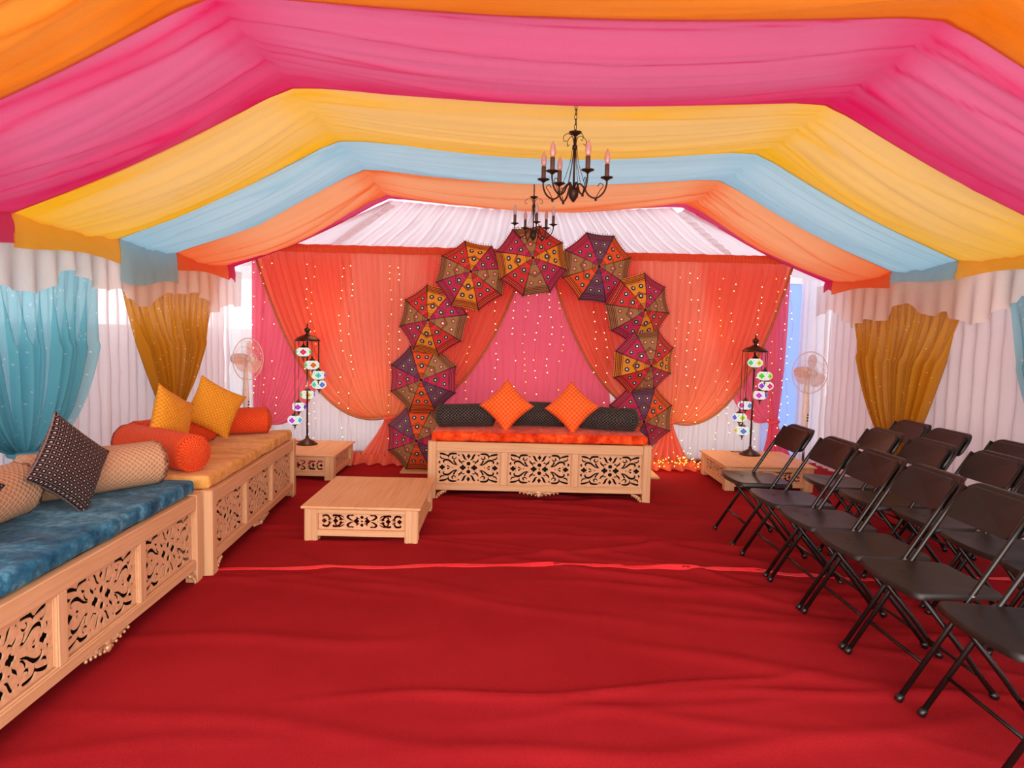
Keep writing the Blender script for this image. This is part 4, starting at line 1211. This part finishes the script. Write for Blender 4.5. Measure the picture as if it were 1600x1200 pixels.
# ------------------------------------------------------------------ chandeliers
def chandelier(loc, label, rz=0, top=3.0, sc=.95):
    """loc = lowest tip of the body"""
    o = empty('chandelier', loc, rz); T = (top-loc[2])/sc; o.scale = (sc, sc, sc)
    MB().lathe([(.003, 0), (.010, .006), (.030, .035), (.034, .07), (.028, .085), (.012, .09), (.008, .10)], 16).build('body', M['iron'], o, True)
    MB().tube([(0, 0, .09), (0, 0, .44)], .0065, 8).lathe([(.014, .325), (.016, .33), (.016, .345), (.014, .35)], 10).build('stem', M['iron'], o, True)
    MB().lathe([(.006, .405), (.018, .412), (.040, .425), (.041, .430), (.01, .436), (.006, .445)], 16).build('canopy_disc', M['iron'], o, True)
    m = MB(); z = .445; k_ = 0
    while z < T:
        z1 = min(z+.034, T+.004); cz = (z+z1)/2; h = .019
        pts = [((.007*cos(q) if k_ % 2 == 0 else 0), (.007*cos(q) if k_ % 2 else 0), cz+h*sin(q)) for q in [2*pi*i/10 for i in range(11)]]
        m.tube(pts, .0022, 5, False); z += .030; k_ += 1
    m.tube([(.006, .004, .44), (.008, .0, T)], .0022, 5); tag(m.build('chain', M['iron'], o, True), 'chain with flex')
    m = MB()
    for k_ in range(4):
        a = pi/2*k_+.5; pts = [(0.006, .345), (.02, .40), (.055, .412), (.085, .39), (.082, .362), (.062, .368)]
        P = cat_rom([(r*cos(a), r*sin(a), z) for r, z in pts], 5); m.tube(P, .0022, 5)
    m.build('top_scroll', M['iron'], o, True)
    m = MB()
    for k_ in range(6):
        a = pi/3*k_; P = cat_rom([(r*cos(a), r*sin(a), z) for r, z in ((.014, .335), (.025, .25), (.055, .15), (.07, .11))], 5); m.tube(P, .0018, 5)
    m.build('stay_wires', M['iron'], o, True)
    for ang in (-72, -3, -135, 155, 112 if rz == 0 else 60):
        a = radians(ang); c_, s_ = cos(a), sin(a)
        m = MB(); P = cat_rom([(r*c_, r*s_, z) for r, z in ((.012, .075), (.035, .115), (.065, .09), (.095, .045), (.14, .028), (.185, .06), (.205, .11), (.205, .15))], 5); m.tube(P, .0055, 8)
        P = cat_rom([(r*c_, r*s_, z) for r, z in ((.14, .028), (.165, .075), (.185, .105), (.165, .12), (.15, .10))], 4); m.tube(P, .0025, 5)
        m.ball((.14*c_, .14*s_, .018), .009, 8, 5)
        arm = m.build('arm', M['iron'], o, True)
        m = MB().lathe([(.008, .135), (.018, .145), (.038, .152), (.040, .157), (.012, .160), (.01, .162)], 16, (.205*c_, .205*s_, 0)); m.build('drip_pan', M['iron'], arm, True)
        MB().lathe([(.0135, .16), (.0145, .165), (.0145, .235), (.012, .238)], 12, (.205*c_, .205*s_, 0)).build('candle_sleeve', M['sleeve'], arm, True)
        MB().lathe([(.011, .236), (.016, .25), (.0185, .27), (.0165, .295), (.009, .318), (.002, .332)], 12, (.205*c_, .205*s_, 0)).build('bulb', M['bulbglass'], arm, True)
    tag(o, label, 'chandelier', 'dark iron chandeliers'); return o


chandelier((.377, 4.125, 2.235), 'dark iron five arm chandelier hanging nearest, below the yellow swag')
chandelier((.212, 6.125, 2.268), 'dark iron five arm chandelier farther back, in front of the topmost umbrella', rz=.9, sc=.9)

# ------------------------------------------------------------------ folding chairs
def make_chair():
    """front feet at x=0, chair faces -x, centred on y=0"""
    o = empty('folding_chair'); hw = .205
    up = lambda z: .0+z*.615     # line of the front-leg / back upright tubes
    def slab(outline, z0, th, crown, name, mat, bev=.008):
        m = MB(); n = len(outline); cx = sum(p[0] for p in outline)/n
        rings = [(.0, -th, .965), (0, -th+bev*.3, 1.0), (0, -bev, 1.0), (0, 0, .975), (0, .0, .90), (0, -crown, .6), (0, -crown*1.4, .25)]
        vs = []
        for _, dz, k_ in rings:
            for x, y in outline: vs.append((cx+(x-cx)*k_, y*k_, z0+dz))
        m.add(vs, [(i*n+j, i*n+(j+1) % n, (i+1)*n+(j+1) % n, (i+1)*n+j) for i in range(len(rings)-1) for j in range(n)]+[tuple(range(n))[::-1], tuple((len(rings)-1)*n+j for j in range(n))])
        return m
    # seat: trapezoid with a bowed front edge, narrower at the back
    ol = []
    def arc(cx, cy, r, a0, a1, n=6): return [(cx+r*cos(radians(a0+(a1-a0)*i/n)), cy+r*sin(radians(a0+(a1-a0)*i/n))) for i in range(n+1)]
    ol += arc(.055, -.175, .055, 180, 255, 5)
    ol += arc(.36, -.165, .03, 280, 360, 4)
    ol += arc(.36, .165, .03, 0, 80, 4)
    ol += arc(.055, .175, .055, 105, 180, 5)
    for q in range(1, 6):
        y = .175-.35*q/6; ol.append((0-.022*(1-(y/.175)**2), y))
    m = slab(ol, .452, .028, .007, 'seat', M['plastic'])
    seat = m.build('seat', M['plastic'], o, auto=True); seat.location = (.015, 0, 0); seat.rotation_euler = (0, radians(1.5), 0)
    mk = MB()
    for k_ in range(3): mk.tube([(.10+.002*k_, .06-.014*k_, .4515), (.112, .054-.014*k_, .4518)], .0012, 4)
    mk.build('embossed_mark', M['blackmetal'], seat)
    # backrest: rounded shell, curved, leaning
    def back(yw, z0, z1, off, th, name, rc=.075):
        N = 14; vs = []; fs = []; prof = []
        oln = arc(yw-rc, z1-rc, rc, 0, 90, 6)+arc(-yw+rc, z1-rc, rc, 90, 180, 6)+arc(-yw+.04, z0+.04, .04, 180, 270, 4)+arc(yw-.04, z0+.04, .04, 270, 360, 4)
        cz = (z0+z1)/2; n = len(oln); rings = [(-1, .90), (-.9, .98), (0, 1.0), (.9, .98), (1, .88), (1, .5), (1, .1)]
        rings = [(-1, .1), (-1, .5)]+rings
        for d, k_ in rings:
            for y, z in oln:
                yy = y*k_; zz = cz+(z-cz)*k_; x = up(zz)+off+d*th/2+.028*(1-(yy/.23)**2)-.0
                vs.append((x, yy, zz))
        fs = [(i*n+j, (i+1)*n+j, (i+1)*n+(j+1) % n, i*n+(j+1) % n) for i in range(len(rings)-1) for j in range(n)]
        m = MB(); m.add(vs, fs+[tuple(range(n)), tuple((len(rings)-1)*n+j for j in range(n))[::-1]]); return m
    b_ = back(.202, .660, .808, -.006, .016, 'backrest', .066).build('backrest', M['plastic'], o, auto=True)
    back(.224, .668, .822, .022, .026, 'back_rim', .072).build('rim', M['plastic'], b_, auto=True)
    for s_ in (-1, 1):
        y = s_*hw
        l = MB().tube([(up(.012), y, .012), (up(.43), y, .43), (up(.66), y, .66), (up(.80), y*.985, .80)], .0112, 10).build('front_leg', M['blackmetal'], o, True)
        MB().lathe([(.013, 0), (.0165, .004), (.0165, .016), (.014, .032)], 10, (up(.0), y, 0), Matrix.Rotation(radians(31), 3, 'Y')).build('foot_cap', M['blackmetal'], l, True)
        y2 = s_*(hw-.028)
        l = MB().tube([(.085, y2, .425), (.30, y2, .16), (.345, y2, .10), (.415, y2, .014)], .0112, 10).build('rear_leg', M['blackmetal'], o, True)
        MB().lathe([(.013, 0), (.0165, .004), (.0165, .016), (.014, .032)], 10, (.422, y2, 0), Matrix.Rotation(radians(-36), 3, 'Y')).build('foot_cap', M['blackmetal'], l, True)
        MB().box((.19, s_*(hw-.022), .420), (.26, .010, .018)).build('side_rail', M['blackmetal'], o)
        h = MB().tube([(up(.44), s_*(hw-.016), .437), (up(.44), s_*(hw+.014), .437)], .007, 8).build('hinge', M['steel'], o, True)
    MB().tube([(up(.155), -hw, .155), (up(.155), hw, .155)], .0075, 8).build('front_stretcher', M['blackmetal'], o, True)
    MB().tube([(.352, -hw+.03, .09), (.352, hw-.03, .09)], .0075, 8).build('rear_stretcher', M['blackmetal'], o, True)
    return o


chair0 = make_chair()
ORD = ['first', 'second', 'third', 'fourth', 'fifth', 'sixth']
rows = [('row beside the open carpet', [(1.60, 4.83, 0), (1.60, 4.23, 0), (1.60, 3.75, 0), (1.605, 3.29, 0), (1.61, 2.835, 0), (1.635, 2.32, 0)]),
        ('middle row', [(2.18, 4.76, 0), (2.21, 4.26, 0), (2.30, 3.80, 0), (2.28, 3.31, 0), (2.27, 2.84, 0)]),
        ('row along the right wall', [(2.69, 5.27, 0), (2.67, 4.79, 0), (2.75, 4.26, 0)])]
first = True; rj = random.Random(3)
for rn, lst in rows:
    for i, (x, y, a) in enumerate(lst):
        c_ = chair0 if first else copy_tree(chair0); first = False
        c_.location = (x, y, .008); c_.rotation_euler = (0, 0, radians(rj.uniform(-1.2, 1.2)))
        tag(c_, 'black folding chair, %s from the back in the %s' % (ORD[i], rn), 'chair', 'black folding chairs')

# ------------------------------------------------------------------ red tape across the carpet
TP = [(-1.71, 3.974), (-1.2, 4.03), (-.716, 4.068), (-.3, 4.13), (.187, 4.158), (.467, 4.152), (.7, 4.14), (.864, 4.13), (1.25, 4.14), (1.587, 4.14), (1.75, 4.08), (2.18, 4.041), (2.7, 4.09), (3.252, 4.104), (3.5, 4.11)]
P = cat_rom([(x, y, 0) for x, y in TP], 12)
vs = []; fs = []
for i, p in enumerate(P):
    w_ = .021+.004*sin(i*.7); yy = p.y+.006*sin(i*.45)
    hs = floor_h([p.x, p.x], [yy-w_, yy+w_])
    for q, s_ in enumerate((-1, 1)): vs.append((p.x, yy+s_*w_, float(hs[q])+.0035))
    for q, s_ in enumerate((-1, 1)): vs.append((p.x, yy+s_*w_, float(hs[q])-.002))
for i in range(len(P)-1):
    a, b = i*4, i*4+4; fs += [(a, b, b+1, a+1), (a+2, b+2, b, a), (a+1, b+1, b+3, a+3)]
m = MB(); m.add(vs, fs); tag(m.build('carpet_tape', M['tape']), 'bright red tape strip running across the carpet from the daybeds to the chairs', 'tape')
